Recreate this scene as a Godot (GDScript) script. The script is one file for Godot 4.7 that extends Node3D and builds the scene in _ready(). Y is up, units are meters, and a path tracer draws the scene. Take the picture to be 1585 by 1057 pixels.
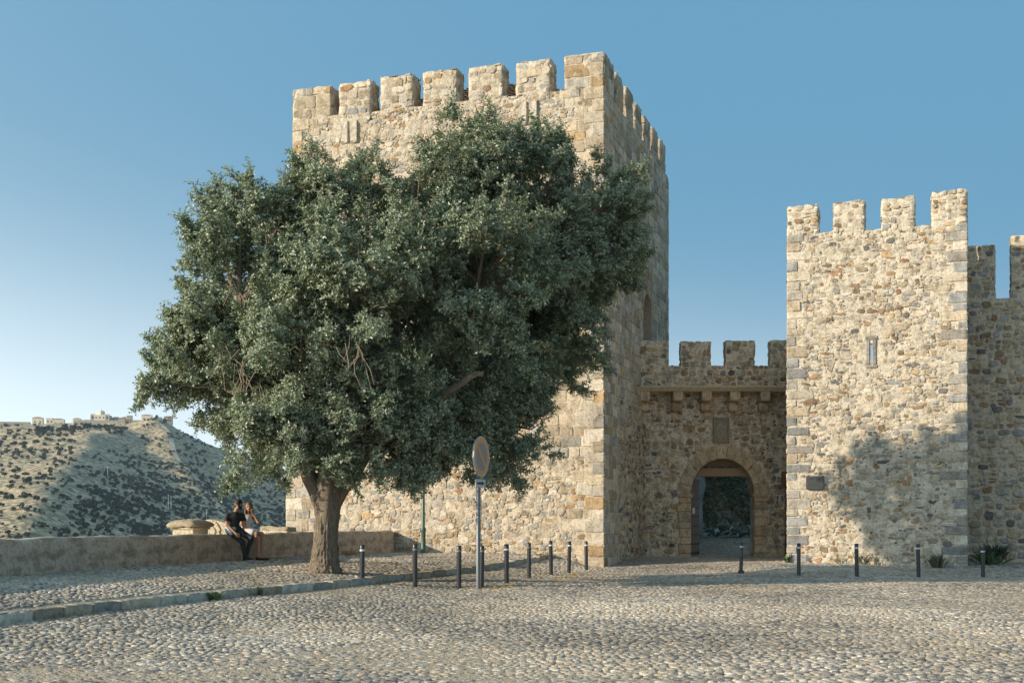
extends Node3D

const EYE := 1.6
const EXPO := 1.8
const TURN := -17.88                    # how the castle is turned against the camera, degrees

var rng := RandomNumberGenerator.new()
var nz := FastNoiseLite.new()
var nz2 := FastNoiseLite.new()
var counts := {}
var mats := {}
var tex := {}
var rubble: Array = []
var ashlar: Array = []
var cobbles: Array = []
var tone_mats := {}

# ------------------------------------------------------------------ small helpers
func lin(r: float, g: float, b: float) -> Color:
	return Color(r, g, b).linear_to_srgb()

func rnd(a: float, b: float) -> float:
	return rng.randf_range(a, b)

func numbered(called: String) -> String:
	var n: int = counts.get(called, 0)
	counts[called] = n + 1
	return called if n == 0 else "%s_%03d" % [called, n]

func tag(o: Node, label: String, category: String, group := "") -> void:
	o.set_meta("label", label)
	o.set_meta("category", category)
	if group != "":
		o.set_meta("group", group)

func thing(called: String, label: String, category: String, at := Vector3.ZERO, turn := 0.0, group := "") -> Node3D:
	var o := Node3D.new()
	o.name = numbered(called)
	add_child(o)
	o.position = at
	o.rotation_degrees.y = turn
	tag(o, label, category, group)
	return o

func structure(called: String, mesh: Mesh, mat: Material, label: String, category: String) -> MeshInstance3D:
	var o := MeshInstance3D.new()
	o.name = numbered(called)
	o.mesh = mesh
	o.material_override = mat
	add_child(o)
	tag(o, label, category)
	o.set_meta("kind", "structure")
	return o

func part(called: String, mesh: Mesh, mat: Material, parent: Node, t := Transform3D.IDENTITY) -> MeshInstance3D:
	var o := MeshInstance3D.new()
	o.name = called
	o.mesh = mesh
	o.material_override = mat
	o.transform = t
	parent.add_child(o, true)
	return o

func new_st() -> SurfaceTool:
	var st := SurfaceTool.new()
	st.begin(Mesh.PRIMITIVE_TRIANGLES)
	return st

func tri(st: SurfaceTool, a: Vector3, b: Vector3, c: Vector3) -> void:
	st.add_vertex(a); st.add_vertex(b); st.add_vertex(c)

func quad(st: SurfaceTool, a: Vector3, b: Vector3, c: Vector3, d: Vector3) -> void:
	tri(st, a, b, c); tri(st, a, c, d)

func flat_mesh(st: SurfaceTool) -> ArrayMesh:
	st.index()
	return st.commit()

func smooth_mesh(st: SurfaceTool) -> ArrayMesh:
	st.index()
	st.generate_normals()
	return st.commit()

# a box with chamfered edges, clockwise faces
func bevel_box(st: SurfaceTool, t: Transform3D, s: Vector3, c := 0.01) -> void:
	var h := s * 0.5
	var q := Vector3(maxf(h.x - c, 0.0005), maxf(h.y - c, 0.0005), maxf(h.z - c, 0.0005))
	var ax := [Vector3.RIGHT, Vector3.UP, Vector3.BACK]
	for i in 3:
		var j := (i + 1) % 3
		var k := (i + 2) % 3
		for sg in [-1.0, 1.0]:
			var n: Vector3 = ax[i] * h[i] * sg
			var u: Vector3 = ax[j] * q[j]
			var v: Vector3 = ax[k] * q[k]
			if sg > 0.0:
				quad(st, t * (n - u - v), t * (n - u + v), t * (n + u + v), t * (n + u - v))
			else:
				quad(st, t * (n - u - v), t * (n + u - v), t * (n + u + v), t * (n - u + v))
	for i in 3:
		var j := (i + 1) % 3
		var k := (i + 2) % 3
		for sj in [-1.0, 1.0]:
			for sk in [-1.0, 1.0]:
				var w: Vector3 = ax[i] * q[i]
				var a: Vector3 = ax[j] * h[j] * sj + ax[k] * q[k] * sk
				var b: Vector3 = ax[j] * q[j] * sj + ax[k] * h[k] * sk
				if sj * sk > 0.0:
					quad(st, t * (a - w), t * (b - w), t * (b + w), t * (a + w))
				else:
					quad(st, t * (a - w), t * (a + w), t * (b + w), t * (b - w))
	for sx in [-1.0, 1.0]:
		for sy in [-1.0, 1.0]:
			for sz in [-1.0, 1.0]:
				var a := Vector3(h.x * sx, q.y * sy, q.z * sz)
				var b := Vector3(q.x * sx, h.y * sy, q.z * sz)
				var d := Vector3(q.x * sx, q.y * sy, h.z * sz)
				if sx * sy * sz > 0.0:
					tri(st, t * a, t * d, t * b)
				else:
					tri(st, t * a, t * b, t * d)

func box_mesh(s: Vector3, c := 0.01, at := Vector3.ZERO) -> ArrayMesh:
	var st := new_st()
	bevel_box(st, Transform3D(Basis.IDENTITY, at), s, c)
	return flat_mesh(st)

# a tube along points with radii
func tube(st: SurfaceTool, pts: Array, radii: Array, sides := 8, cap := true) -> void:
	var rings := []
	var up := Vector3.UP
	for i in pts.size():
		var d: Vector3 = (pts[mini(i + 1, pts.size() - 1)] - pts[maxi(i - 1, 0)]).normalized()
		var x := d.cross(up)
		if x.length() < 0.05:
			x = d.cross(Vector3.RIGHT)
		x = x.normalized()
		var y := x.cross(d).normalized()
		var ring := PackedVector3Array()
		for k in sides:
			var a := TAU * k / sides
			ring.append(pts[i] + (x * cos(a) + y * sin(a)) * float(radii[i]))
		rings.append(ring)
	for i in rings.size() - 1:
		for k in sides:
			var k2 := (k + 1) % sides
			quad(st, rings[i][k], rings[i][k2], rings[i + 1][k2], rings[i + 1][k])
	if cap:
		for k in sides:
			var k2 := (k + 1) % sides
			tri(st, pts[0], rings[0][k2], rings[0][k])
			tri(st, pts[-1], rings[-1][k], rings[-1][k2])

# a turned shape round the y axis: profile of (radius, height)
func lathe(st: SurfaceTool, prof: Array, sides := 20, at := Vector3.ZERO) -> void:
	for i in prof.size() - 1:
		for k in sides:
			var a := TAU * k / sides
			var b := TAU * (k + 1) / sides
			var p: Vector2 = prof[i]
			var q: Vector2 = prof[i + 1]
			var p0 := at + Vector3(cos(a) * p.x, p.y, sin(a) * p.x)
			var p1 := at + Vector3(cos(b) * p.x, p.y, sin(b) * p.x)
			var q0 := at + Vector3(cos(a) * q.x, q.y, sin(a) * q.x)
			var q1 := at + Vector3(cos(b) * q.x, q.y, sin(b) * q.x)
			if p.x > 0.0001:
				tri(st, p0, q0, p1)
			if q.x > 0.0001:
				tri(st, p1, q0, q1)

func wob(p: Vector3, amp: float, f := 1.0) -> Vector3:
	var q := p * f
	return p + Vector3(nz.get_noise_3d(q.x, q.y, q.z), nz.get_noise_3d(q.x + 71.0, q.y + 13.0, q.z), nz.get_noise_3d(q.x, q.y + 57.0, q.z + 91.0)) * amp

# a sheet from low(u) to high(u) between u0 and u1 on a frame, roughened with depth
func sheet(st: SurfaceTool, f: Transform3D, u0: float, u1: float, low: Callable, high: Callable, nu: int, nv: int, amp: float, fr := 1.6) -> void:
	var g := []
	for i in nu + 1:
		var u := lerpf(u0, u1, float(i) / nu)
		var lo: float = low.call(u)
		var hi: float = high.call(u)
		var col := PackedVector3Array()
		for j in nv + 1:
			col.append(wob(f * Vector3(u, lerpf(lo, hi, float(j) / nv), 0.0), amp, fr))
		g.append(col)
	for i in nu:
		for j in nv:
			quad(st, g[i][j], g[i][j + 1], g[i + 1][j + 1], g[i + 1][j])

func rect_sheet(st: SurfaceTool, f: Transform3D, u0: float, u1: float, v0: float, v1: float, cell: float, amp: float, fr := 1.6) -> void:
	sheet(st, f, u0, u1, func(_u): return v0, func(_u): return v1, maxi(1, int((u1 - u0) / cell)), maxi(1, int((v1 - v0) / cell)), amp, fr)

# a block with rough faces, open to nothing
func rough_block(st: SurfaceTool, lo: Vector3, hi: Vector3, cell: float, amp: float, fr := 2.0) -> void:
	var s := hi - lo
	var B := Basis.IDENTITY
	rect_sheet(st, Transform3D(B, Vector3(lo.x, lo.y, hi.z)), 0, s.x, 0, s.y, cell, amp, fr)
	rect_sheet(st, Transform3D(Basis(Vector3(-1, 0, 0), Vector3(0, 1, 0), Vector3(0, 0, -1)), Vector3(hi.x, lo.y, lo.z)), 0, s.x, 0, s.y, cell, amp, fr)
	rect_sheet(st, Transform3D(Basis(Vector3(0, 0, -1), Vector3(0, 1, 0), Vector3(1, 0, 0)), Vector3(hi.x, lo.y, hi.z)), 0, s.z, 0, s.y, cell, amp, fr)
	rect_sheet(st, Transform3D(Basis(Vector3(0, 0, 1), Vector3(0, 1, 0), Vector3(-1, 0, 0)), Vector3(lo.x, lo.y, lo.z)), 0, s.z, 0, s.y, cell, amp, fr)
	rect_sheet(st, Transform3D(Basis(Vector3(1, 0, 0), Vector3(0, 0, -1), Vector3(0, 1, 0)), Vector3(lo.x, hi.y, hi.z)), 0, s.x, 0, s.z, cell, amp, fr)
	rect_sheet(st, Transform3D(Basis(Vector3(1, 0, 0), Vector3(0, 0, 1), Vector3(0, -1, 0)), Vector3(lo.x, lo.y, lo.z)), 0, s.x, 0, s.z, cell, amp, fr)

# ------------------------------------------------------------------ textures and materials
func noise_tex(key: String, freq: float, oct: int, ramp: Array, size := 512, kind := FastNoiseLite.TYPE_SIMPLEX_SMOOTH, normal := 0.0) -> NoiseTexture2D:
	if tex.has(key):
		return tex[key]
	var n := FastNoiseLite.new()
	n.noise_type = kind
	n.seed = 11 + tex.size() * 7
	n.frequency = freq
	n.fractal_octaves = oct
	n.fractal_gain = 0.55
	var t := NoiseTexture2D.new()
	t.width = size
	t.height = size
	t.seamless = true
	t.noise = n
	if normal > 0.0:
		t.as_normal_map = true
		t.bump_strength = normal
	elif ramp.size() > 0:
		var g := Gradient.new()
		var offs := PackedFloat32Array()
		var cols := PackedColorArray()
		for r in ramp:
			offs.append(r[0])
			cols.append(r[1])
		g.offsets = offs
		g.colors = cols
		t.color_ramp = g
	tex[key] = t
	return t

func weather() -> NoiseTexture2D:
	return noise_tex("weather", 0.014, 6, [[0.0, lin(0.50, 0.49, 0.47)], [0.36, lin(0.74, 0.72, 0.69)], [0.5, lin(0.98, 0.96, 0.93)], [0.72, lin(1, 1, 1)], [1.0, lin(1.0, 0.90, 0.76)]], 1024)

func grey(v: float) -> Color:
	return lin(v, v, v)

# stone-like: fine grain and blotches over a base colour, relief in the surface
func stone_mat(key: String, c: Color, rough := 0.92, scale := 0.9, vertex := false, relief := 1.2) -> StandardMaterial3D:
	if mats.has(key):
		return mats[key]
	var m := StandardMaterial3D.new()
	m.resource_name = key
	m.albedo_color = c
	m.vertex_color_use_as_albedo = vertex
	m.roughness = rough
	m.metallic_specular = 0.3
	m.albedo_texture = noise_tex("grain", 0.02, 6, [[0.0, lin(0.46, 0.44, 0.42)], [0.35, lin(0.78, 0.76, 0.73)], [0.55, lin(0.95, 0.94, 0.92)], [0.75, lin(1.0, 0.98, 0.94)], [1.0, lin(0.72, 0.68, 0.62)]])
	m.uv1_triplanar = true
	m.uv1_world_triplanar = true
	m.uv1_scale = Vector3.ONE * scale
	m.heightmap_enabled = true
	m.heightmap_texture = noise_tex("relief", 0.03, 6, [])
	m.heightmap_scale = relief
	if key.begins_with("stone_") or key == "facing" or key.begins_with("dressed") or key == "plaster":
		m.detail_enabled = true
		m.detail_blend_mode = BaseMaterial3D.BLEND_MODE_MUL
		m.detail_uv_layer = BaseMaterial3D.DETAIL_UV_2
		m.detail_albedo = weather()
		m.uv2_triplanar = true
		m.uv2_world_triplanar = true
		m.uv2_scale = Vector3(0.2, 0.11, 0.2)
	mats[key] = m
	return m

func plain_mat(key: String, c: Color, rough := 0.6, metal := 0.0) -> StandardMaterial3D:
	if mats.has(key):
		return mats[key]
	var m := StandardMaterial3D.new()
	m.resource_name = key
	m.albedo_color = c
	m.roughness = rough
	m.metallic = metal
	m.roughness_texture = noise_tex("rub", 0.02, 4, [[0.0, Color(0.75, 0.75, 0.75)], [1.0, Color(1, 1, 1)]], 256)
	m.uv1_triplanar = true
	m.uv1_scale = Vector3.ONE * 2.0
	mats[key] = m
	return m

# ------------------------------------------------------------------ stones
# unit stone: x and y in -0.5..0.5, z from -1 (in the wall) to about 1 (proud of it)
func make_rubble(seed_: int, square: bool) -> ArrayMesh:
	rng.seed = 900 + seed_
	var out: Array = []
	if square:
		var c := rnd(0.03, 0.07)
		for p in [[0.5, -0.5 + c], [0.5, 0.0], [0.5, 0.5 - c], [0.5 - c, 0.5], [0.0, 0.5], [-0.5 + c, 0.5], [-0.5, 0.5 - c], [-0.5, 0.0], [-0.5, -0.5 + c], [-0.5 + c, -0.5], [0.0, -0.5], [0.5 - c, -0.5]]:
			out.append(Vector2(p[0] * rnd(0.955, 1.0), p[1] * rnd(0.94, 1.0)))
	else:
		var n := 8
		var pw := rnd(3.0, 9.0)
		var ph := rnd(0.0, TAU)
		for k in n:
			var a := ph + TAU * (k + rnd(-0.25, 0.25)) / n
			var r := 0.5 / pow(pow(absf(cos(a)), pw) + pow(absf(sin(a)), pw), 1.0 / pw)
			out.append(Vector2(cos(a), sin(a)) * r * rnd(0.82, 1.08))
	var st := new_st()
	var m := out.size()
	var inset := 0.9 if square else 0.8
	var r1 := []
	var r2 := []
	var r0 := []
	for p in out:
		r0.append(Vector3(p.x, p.y, -1.0))
		r1.append(Vector3(p.x, p.y, rnd(0.2, 0.5)))
		r2.append(Vector3(p.x * inset * rnd(0.93, 1.05), p.y * inset * rnd(0.9, 1.05), rnd(0.8, 1.1)))
	var cz := Vector3(rnd(-0.1, 0.1), rnd(-0.1, 0.1), rnd(0.9, 1.25))
	for k in m:
		var j := (k + 1) % m
		quad(st, r0[k], r1[k], r1[j], r0[j])
		quad(st, r1[k], r2[k], r2[j], r1[j])
		tri(st, r2[k], cz, r2[j])
	return flat_mesh(st)

const TONES := {
	"cream": Vector3(0.58, 0.515, 0.415), "sand": Vector3(0.51, 0.435, 0.33), "tan": Vector3(0.42, 0.35, 0.26), "ochre": Vector3(0.47, 0.345, 0.205), "rust": Vector3(0.37, 0.235, 0.14),
	"grey": Vector3(0.40, 0.375, 0.335), "blue": Vector3(0.31, 0.315, 0.315), "slate": Vector3(0.18, 0.175, 0.17), "brown": Vector3(0.30, 0.225, 0.15), "pale": Vector3(0.56, 0.51, 0.43), "dark": Vector3(0.10, 0.095, 0.09),
}
const MIX_KEEP := ["cream", "cream", "cream", "cream", "sand", "sand", "sand", "tan", "tan", "pale", "pale", "pale", "grey", "grey", "grey", "ochre", "blue", "brown", "rust"]
const MIX_ASHLAR := ["sand", "sand", "sand", "sand", "tan", "tan", "tan", "cream", "cream", "pale", "pale", "grey", "grey", "ochre"]
const MIX_TOWER := ["cream", "cream", "cream", "cream", "cream", "cream", "sand", "sand", "sand", "tan", "pale", "pale", "pale", "grey", "grey", "blue", "slate", "ochre", "rust", "brown"]
const MIX_QUOIN := ["grey", "grey", "blue", "blue", "pale", "pale", "sand", "cream"]
const MIX_GATE := ["tan", "tan", "tan", "sand", "sand", "sand", "sand", "brown", "ochre", "ochre", "rust", "grey", "pale", "slate", "cream", "cream"]
const MIX_WALL := ["grey", "grey", "grey", "pale", "brown", "tan", "tan", "tan", "sand", "sand", "slate", "blue", "blue", "rust", "cream"]

func tone_mat(tone: String, shade: int) -> StandardMaterial3D:
	var key := "stone_%s_%d" % [tone, shade]
	if not tone_mats.has(key):
		var v: Vector3 = TONES[tone] * [0.88, 1.06, 1.22][shade]
		tone_mats[key] = stone_mat(key, lin(v.x, v.y, v.z))
	return tone_mats[key]

# rows of stones over a rectangle; keep(u, v, w, h) says where they stand
func courses(f: Transform3D, u0: float, u1: float, v0: float, v1: float, hmin: float, hmax: float, amin: float, amax: float, square: bool, mix: Array, keep: Callable, o := {}) -> Array:
	var res := []
	var v := v0
	var row := 0
	var proud: float = o.get("proud", 0.03)
	var gap: float = o.get("gap", 0.02)
	var skip: float = o.get("skip", 0.0)
	while v < v1 - hmin * 0.6:
		var rh := minf(rnd(hmin, hmax), v1 - v)
		var u := u0 - (0.0 if o.has("flush") else rnd(0.0, hmax))
		while u < u1 - 0.04:
			var w := rh * rnd(amin, amax)
			if o.has("flush") and u + w > u1 - hmin * 0.5:
				w = u1 - u
			var cells := [[u, v, w, rh]]
			if not square:
				var z := rng.randf()
				if z < 0.16 and rh > 0.17:
					var cut := rh * rnd(0.35, 0.65)
					cells = [[u, v, w, cut], [u, v + cut, w, rh - cut]]
				elif z < 0.26 and w > 0.3:
					var cw := w * rnd(0.35, 0.65)
					cells = [[u, v, cw, rh], [u + cw, v, w - cw, rh]]
			for c in cells:
				if rng.randf() < skip:
					continue
				var cu: float = c[0] + c[2] * 0.5
				var dv: float = 0.0 if square else nz.get_noise_2d(cu * 1.4, v * 0.8) * 0.16
				var cv: float = c[1] + c[3] * 0.5 + dv
				if not keep.call(cu, cv, c[2], c[3]):
					continue
				var sw: float = c[2] - gap
				var sh: float = c[3] - gap
				if not square:
					sw *= rnd(0.8, 1.06)
					sh *= rnd(0.78, 1.06)
				var d: float = proud * (rnd(0.5, 1.0) if square else rnd(0.3, 1.25))
				var b := Basis(Vector3(0, 0, 1), 0.0 if square else rnd(-0.16, 0.16)) * Basis.from_scale(Vector3(maxf(sw, 0.05), maxf(sh, 0.05), d))
				b = Basis(Vector3(0, 1, 0), rnd(-0.03, 0.03)) * b
				var t := f * Transform3D(b, Vector3(cu, cv, 0.0))
				res.append({"t": t, "sq": square, "tone": mix[rng.randi() % mix.size()], "sh": rng.randi() % 3, "k": rng.randi(), "a": sw * sh, "u": cu, "v": cv})
			u += w
		v += rh
		row += 1
	return res

# stones as parts, the largest first; the rest as one mass of facing stones
func lay(list: Array, parent: Node, most: int, called := "stone", score: Variant = null) -> void:
	if score != null:
		for s in list:
			s.a = score.call(s)
	list.sort_custom(func(p, q): return p.a > q.a)
	var pv := PackedVector3Array()
	var pc := PackedColorArray()
	var pi := PackedInt32Array()
	for i in list.size():
		var s: Dictionary = list[i]
		var pool := ashlar if s.sq else rubble
		var mesh: ArrayMesh = pool[s.k % pool.size()]
		if i < most and s.a > 0.0:
			part(called, mesh, tone_mat(s.tone, s.sh), parent, s.t)
			continue
		var arr := mesh.surface_get_arrays(0)
		var vs: PackedVector3Array = arr[Mesh.ARRAY_VERTEX]
		var at := pv.size()
		pv.append_array(s.t * vs)
		var v: Vector3 = TONES[s.tone] * [0.88, 1.06, 1.22][s.sh]
		var col := PackedColorArray()
		col.resize(vs.size())
		col.fill(Color(v.x, v.y, v.z))
		pc.append_array(col)
		for k: int in arr[Mesh.ARRAY_INDEX]:
			pi.append(k + at)
	if pv.size() == 0:
		return
	var am := ArrayMesh.new()
	var a := []
	a.resize(Mesh.ARRAY_MAX)
	a[Mesh.ARRAY_VERTEX] = pv
	a[Mesh.ARRAY_COLOR] = pc
	a[Mesh.ARRAY_INDEX] = pi
	am.add_surface_from_arrays(Mesh.PRIMITIVE_TRIANGLES, a)
	var p := part("small_stones", am, stone_mat("facing", Color.WHITE, 0.92, 0.9, true), parent)
	p.set_meta("kind", "stuff")

func anywhere(_u: float, _v: float, _w: float, _h: float) -> bool:
	return true

# a merlon: mortared core with its own stones on front, flanks and back
func merlon(parent: Node, x0: float, x1: float, y0: float, y1: float, z0: float, z1: float, sq: bool, mix: Array, mortar: Material, own: bool, h := 0.24) -> void:
	var st := new_st()
	var top := y1 + rnd(-0.06, 0.05)
	rough_block(st, Vector3(x0, y0 - 0.3, z0), Vector3(x1, top, z1), 0.16, 0.07, 2.4)
	var m := part("merlon", smooth_mesh(st), mortar, parent)
	var l := []
	var am := 2.6 if sq else 2.1
	var o := {"proud": 0.024, "gap": 0.016, "flush": true}
	var F := Transform3D(Basis.IDENTITY, Vector3(x0, 0, z1))
	l += courses(F, 0, x1 - x0, y0, top, h, h * 1.7, 0.9, am, sq, mix, anywhere, o)
	F = Transform3D(Basis(Vector3(0, 0, -1), Vector3(0, 1, 0), Vector3(1, 0, 0)), Vector3(x1, 0, z1))
	var side := courses(F, 0.0, z1 - z0, y0, top, h, h * 1.7, 0.9, am, sq, mix, anywhere, o)
	F = Transform3D(Basis(Vector3(0, 0, 1), Vector3(0, 1, 0), Vector3(-1, 0, 0)), Vector3(x0, 0, z0))
	side += courses(F, 0.0, z1 - z0, y0, top, h, h * 1.7, 0.9, am, sq, mix, anywhere, o)
	F = Transform3D(Basis(Vector3(1, 0, 0), Vector3(0, 0, -1), Vector3(0, 1, 0)), Vector3(x0, top, z1))
	side += courses(F, 0.0, x1 - x0, 0.0, z1 - z0, h, h * 1.5, 0.9, am, sq, mix, anywhere, {"proud": 0.03, "flush": true})
	for s in side:
		s.a = 0.0
	lay(l + side, m, 60 if own else 0)

# ------------------------------------------------------------------ ground heights
const LEVELS := [[0, 3, -1.6], [10, 3, -1.6], [-7, 8, -1.55], [3.14, 41.7, -1.54], [2.4, 39, -1.55], [3, 33, -1.6], [3, 27, -1.6], [3, 20, -1.6], [0, 14, -1.6], [6, 38, -1.59], [14, 36, -1.63], [9.6, 42.9, -1.42], [15, 41, -1.55], [8, 48.4, -1.37], [5.2, 48, -1.37], [20, 45, -1.5], [20, 30, -1.65], [12, 27, -1.62], [12, 16, -1.62], [20, 10, -1.65], [8, 56, -0.68], [11, 56, -0.62], [5, 56, -0.68], [11, 62, -0.4], [6, 62, -0.4], [-6.97, 16.83, -1.4], [-6.53, 18.71, -1.4], [-5.88, 20.74, -1.4], [-5.07, 22.98, -1.395], [-4.09, 25.06, -1.39], [-3.46, 26.73, -1.385], [-2.88, 28.66, -1.38], [-2.24, 30.2, -1.375], [-1.7, 31.93, -1.37], [-1.1, 33.88, -1.365], [-0.42, 36.47, -1.355], [0.37, 39.41, -1.32], [1.21, 41.91, -1.25], [-8.6, 10, -1.45], [-5, 14, -1.55], [-3, 18, -1.58], [-1, 22, -1.59], [-1.2, 27.3, -1.52], [0.9, 33, -1.54], [1.6, 37, -1.53]]
var road_grid := PackedFloat32Array()
const GX0 := -16.0
const GZ0 := 0.0
const GS := 0.5
const GNX := 97
const GNZ := 133

func road_make() -> void:
	road_grid.resize(GNX * GNZ)
	for j in GNZ:
		for i in GNX:
			var x := GX0 + i * GS
			var z := GZ0 + j * GS
			var n := 0.0
			var d := 0.0
			for p in LEVELS:
				var w := 1.0 / pow((x - p[0]) * (x - p[0]) + (z - p[1]) * (z - p[1]) + 0.02, 1.5)
				n += w * p[2]
				d += w
			road_grid[j * GNX + i] = n / d + EYE

# height of the square at x and depth d (metres in front of the camera)
func road_y(x: float, d: float) -> float:
	var fx := clampf((x - GX0) / GS, 0.0, GNX - 1.001)
	var fz := clampf((d - GZ0) / GS, 0.0, GNZ - 1.001)
	var i := int(fx)
	var j := int(fz)
	var a := road_grid[j * GNX + i]
	var b := road_grid[j * GNX + i + 1]
	var c := road_grid[(j + 1) * GNX + i]
	var e := road_grid[(j + 1) * GNX + i + 1]
	return lerpf(lerpf(a, b, fx - i), lerpf(c, e, fx - i), fz - j)

const KERB := [[-9.3, 5.0], [-8.3, 11.0], [-7.5, 14.5], [-6.97, 16.83], [-6.53, 18.71], [-5.88, 20.74], [-5.07, 22.98], [-4.09, 25.06], [-3.46, 26.73], [-2.88, 28.66], [-2.24, 30.2], [-1.7, 31.93], [-1.1, 33.88], [-0.42, 36.47], [0.37, 39.41], [1.21, 41.91]]

func kerb_x(d: float) -> float:
	for i in KERB.size() - 1:
		if d <= KERB[i + 1][1]:
			return lerpf(KERB[i][0], KERB[i + 1][0], clampf((d - KERB[i][1]) / (KERB[i + 1][1] - KERB[i][1]), 0.0, 1.0))
	return KERB[-1][0] + (d - KERB[-1][1]) * 0.4

func wall_x(d: float) -> float:
	return -9.2 + 5.0 * (d - 22.0) / 22.4

func walk_y(x: float, d: float) -> float:
	var k := kerb_x(d)
	var w := wall_x(d)
	var f := clampf((k - x) / (k - w), 0.0, 1.0)
	return lerpf(road_y(k, minf(d, 42.0)) + 0.13, EYE - 0.98 - 0.1 * smoothstep(34.0, 44.0, d), pow(f, 0.8))

func _ready() -> void:
	nz.seed = 5
	nz.frequency = 0.9
	nz.fractal_octaves = 3
	nz2.seed = 23
	nz2.frequency = 0.02
	nz2.fractal_octaves = 5
	# ---- camera
	var cam := Camera3D.new()
	cam.name = "camera"
	add_child(cam)
	cam.position = Vector3(0, EYE, 0)
	cam.projection = Camera3D.PROJECTION_FRUSTUM
	cam.near = 0.1
	cam.far = 9000.0
	cam.size = 0.1 * 1057.0 / 1911.0
	cam.frustum_offset = Vector2(0.1 * 0.5 / 1911.0, 0.1 * 279.5 / 1911.0)
	cam.current = true
	# ---- sky
	var env := Environment.new()
	env.background_mode = Environment.BG_SKY
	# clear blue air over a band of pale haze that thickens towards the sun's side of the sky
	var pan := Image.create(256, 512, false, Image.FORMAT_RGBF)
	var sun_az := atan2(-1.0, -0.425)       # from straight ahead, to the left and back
	var blue := [[0.0, Color8(111, 164, 197)], [16.0, Color8(110, 163, 197)], [24.0, Color8(108, 162, 197)], [45.0, Color8(106, 160, 196)], [90.0, Color8(102, 156, 193)]]  # kept nearly as bright up to the zenith, above the frame, to fill the shadows
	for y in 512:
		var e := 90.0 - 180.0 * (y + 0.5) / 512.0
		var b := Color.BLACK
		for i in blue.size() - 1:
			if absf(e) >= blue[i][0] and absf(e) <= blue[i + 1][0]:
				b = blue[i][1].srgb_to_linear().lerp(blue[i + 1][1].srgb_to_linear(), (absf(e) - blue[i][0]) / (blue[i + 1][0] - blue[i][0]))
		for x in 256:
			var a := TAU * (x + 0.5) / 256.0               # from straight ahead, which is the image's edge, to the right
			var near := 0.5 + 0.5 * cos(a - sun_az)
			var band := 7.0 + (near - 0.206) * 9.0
			var white := Color8(232, 246, 250).srgb_to_linear() * (1.0 + 2.6 * pow(near, 3.0))  # extra brightness added around the unseen sun to open the shadows
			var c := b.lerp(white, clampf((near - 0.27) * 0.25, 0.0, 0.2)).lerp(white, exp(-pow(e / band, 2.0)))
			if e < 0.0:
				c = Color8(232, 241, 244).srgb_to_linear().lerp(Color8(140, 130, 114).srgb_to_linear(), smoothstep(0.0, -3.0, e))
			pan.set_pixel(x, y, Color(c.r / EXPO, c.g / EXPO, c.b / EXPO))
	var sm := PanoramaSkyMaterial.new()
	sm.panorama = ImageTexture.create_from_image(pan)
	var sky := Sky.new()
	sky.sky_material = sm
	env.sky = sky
	env.tonemap_mode = Environment.TONE_MAPPER_LINEAR
	env.tonemap_exposure = EXPO
	env.fog_enabled = true
	env.fog_density = 0.00006
	env.fog_light_color = Color(0.80, 0.90, 1.0)
	env.sdfgi_enabled = true
	env.ssao_enabled = true
	env.ssil_enabled = true
	var we := WorldEnvironment.new()
	we.name = "environment"
	we.environment = env
	add_child(we)
	# ---- sun: low, from the left and behind the camera
	var sun := DirectionalLight3D.new()
	sun.name = "sun"
	sun.light_energy = 1.12
	sun.light_color = Color(1.0, 0.94, 0.85)
	sun.light_angular_distance = 0.6
	sun.shadow_enabled = true
	add_child(sun)
	var el := deg_to_rad(17.5)
	var az := atan(0.425)
	sun.look_at_from_position(Vector3.ZERO, Vector3(cos(el) * cos(az), -sin(el), -cos(el) * sin(az)))
	# ---- stones shared by all walls
	for i in 14:
		rubble.append(make_rubble(i, false))
	for i in 8:
		ashlar.append(make_rubble(100 + i, true))
	for i in 8:
		cobbles.append(make_cobble(i, 7))
	for i in 8:
		cobbles.append(make_cobble(20 + i, 5))
	rng.seed = 4
	road_make()
	build_ground()
	build_hill()
	build_keep()
	build_gate()
	build_tower()
	build_curtain()
	build_parapet()
	build_tree()
	build_street()
	build_people()
	build_courtyard()
	build_weeds()

# ------------------------------------------------------------------ ground
func make_cobble(seed_: int, n := 8) -> ArrayMesh:
	rng.seed = 300 + seed_
	var st := new_st()
	st.set_smooth_group(0)
	var r0 := []
	var r1 := []
	var r2 := []
	var ph := rnd(0, TAU)
	for k in n:
		var a := ph + TAU * (k + rnd(-0.2, 0.2)) / n
		var r := 0.5 / pow(pow(absf(cos(a)), 4.0) + pow(absf(sin(a)), 4.0), 1.0 / 4.0) * rnd(0.82, 1.06)
		var d := Vector3(cos(a) * r, 0, sin(a) * r)
		r0.append(d + Vector3(0, -1.0, 0))
		r1.append(d * 0.95 + Vector3(0, rnd(0.3, 0.6), 0))
		r2.append(d * 0.68 + Vector3(0, rnd(0.78, 1.0), 0))
	var c := Vector3(0, rnd(0.9, 1.05), 0)
	for k in n:
		var j := (k + 1) % n
		quad(st, r0[j], r1[j], r1[k], r0[k])
		if n > 6:
			quad(st, r1[j], r2[j], r2[k], r1[k])
			tri(st, r2[j], c, r2[k])
		else:
			tri(st, r1[j], c, r1[k])
	return smooth_mesh(st)

const COBBLE_TONES := [Vector3(0.43, 0.38, 0.315), Vector3(0.335, 0.30, 0.255), Vector3(0.49, 0.40, 0.295), Vector3(0.25, 0.23, 0.205), Vector3(0.39, 0.315, 0.235), Vector3(0.53, 0.47, 0.39), Vector3(0.17, 0.16, 0.15)]
const PAINT := Vector3(0.50, 0.31, 0.07)

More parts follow.
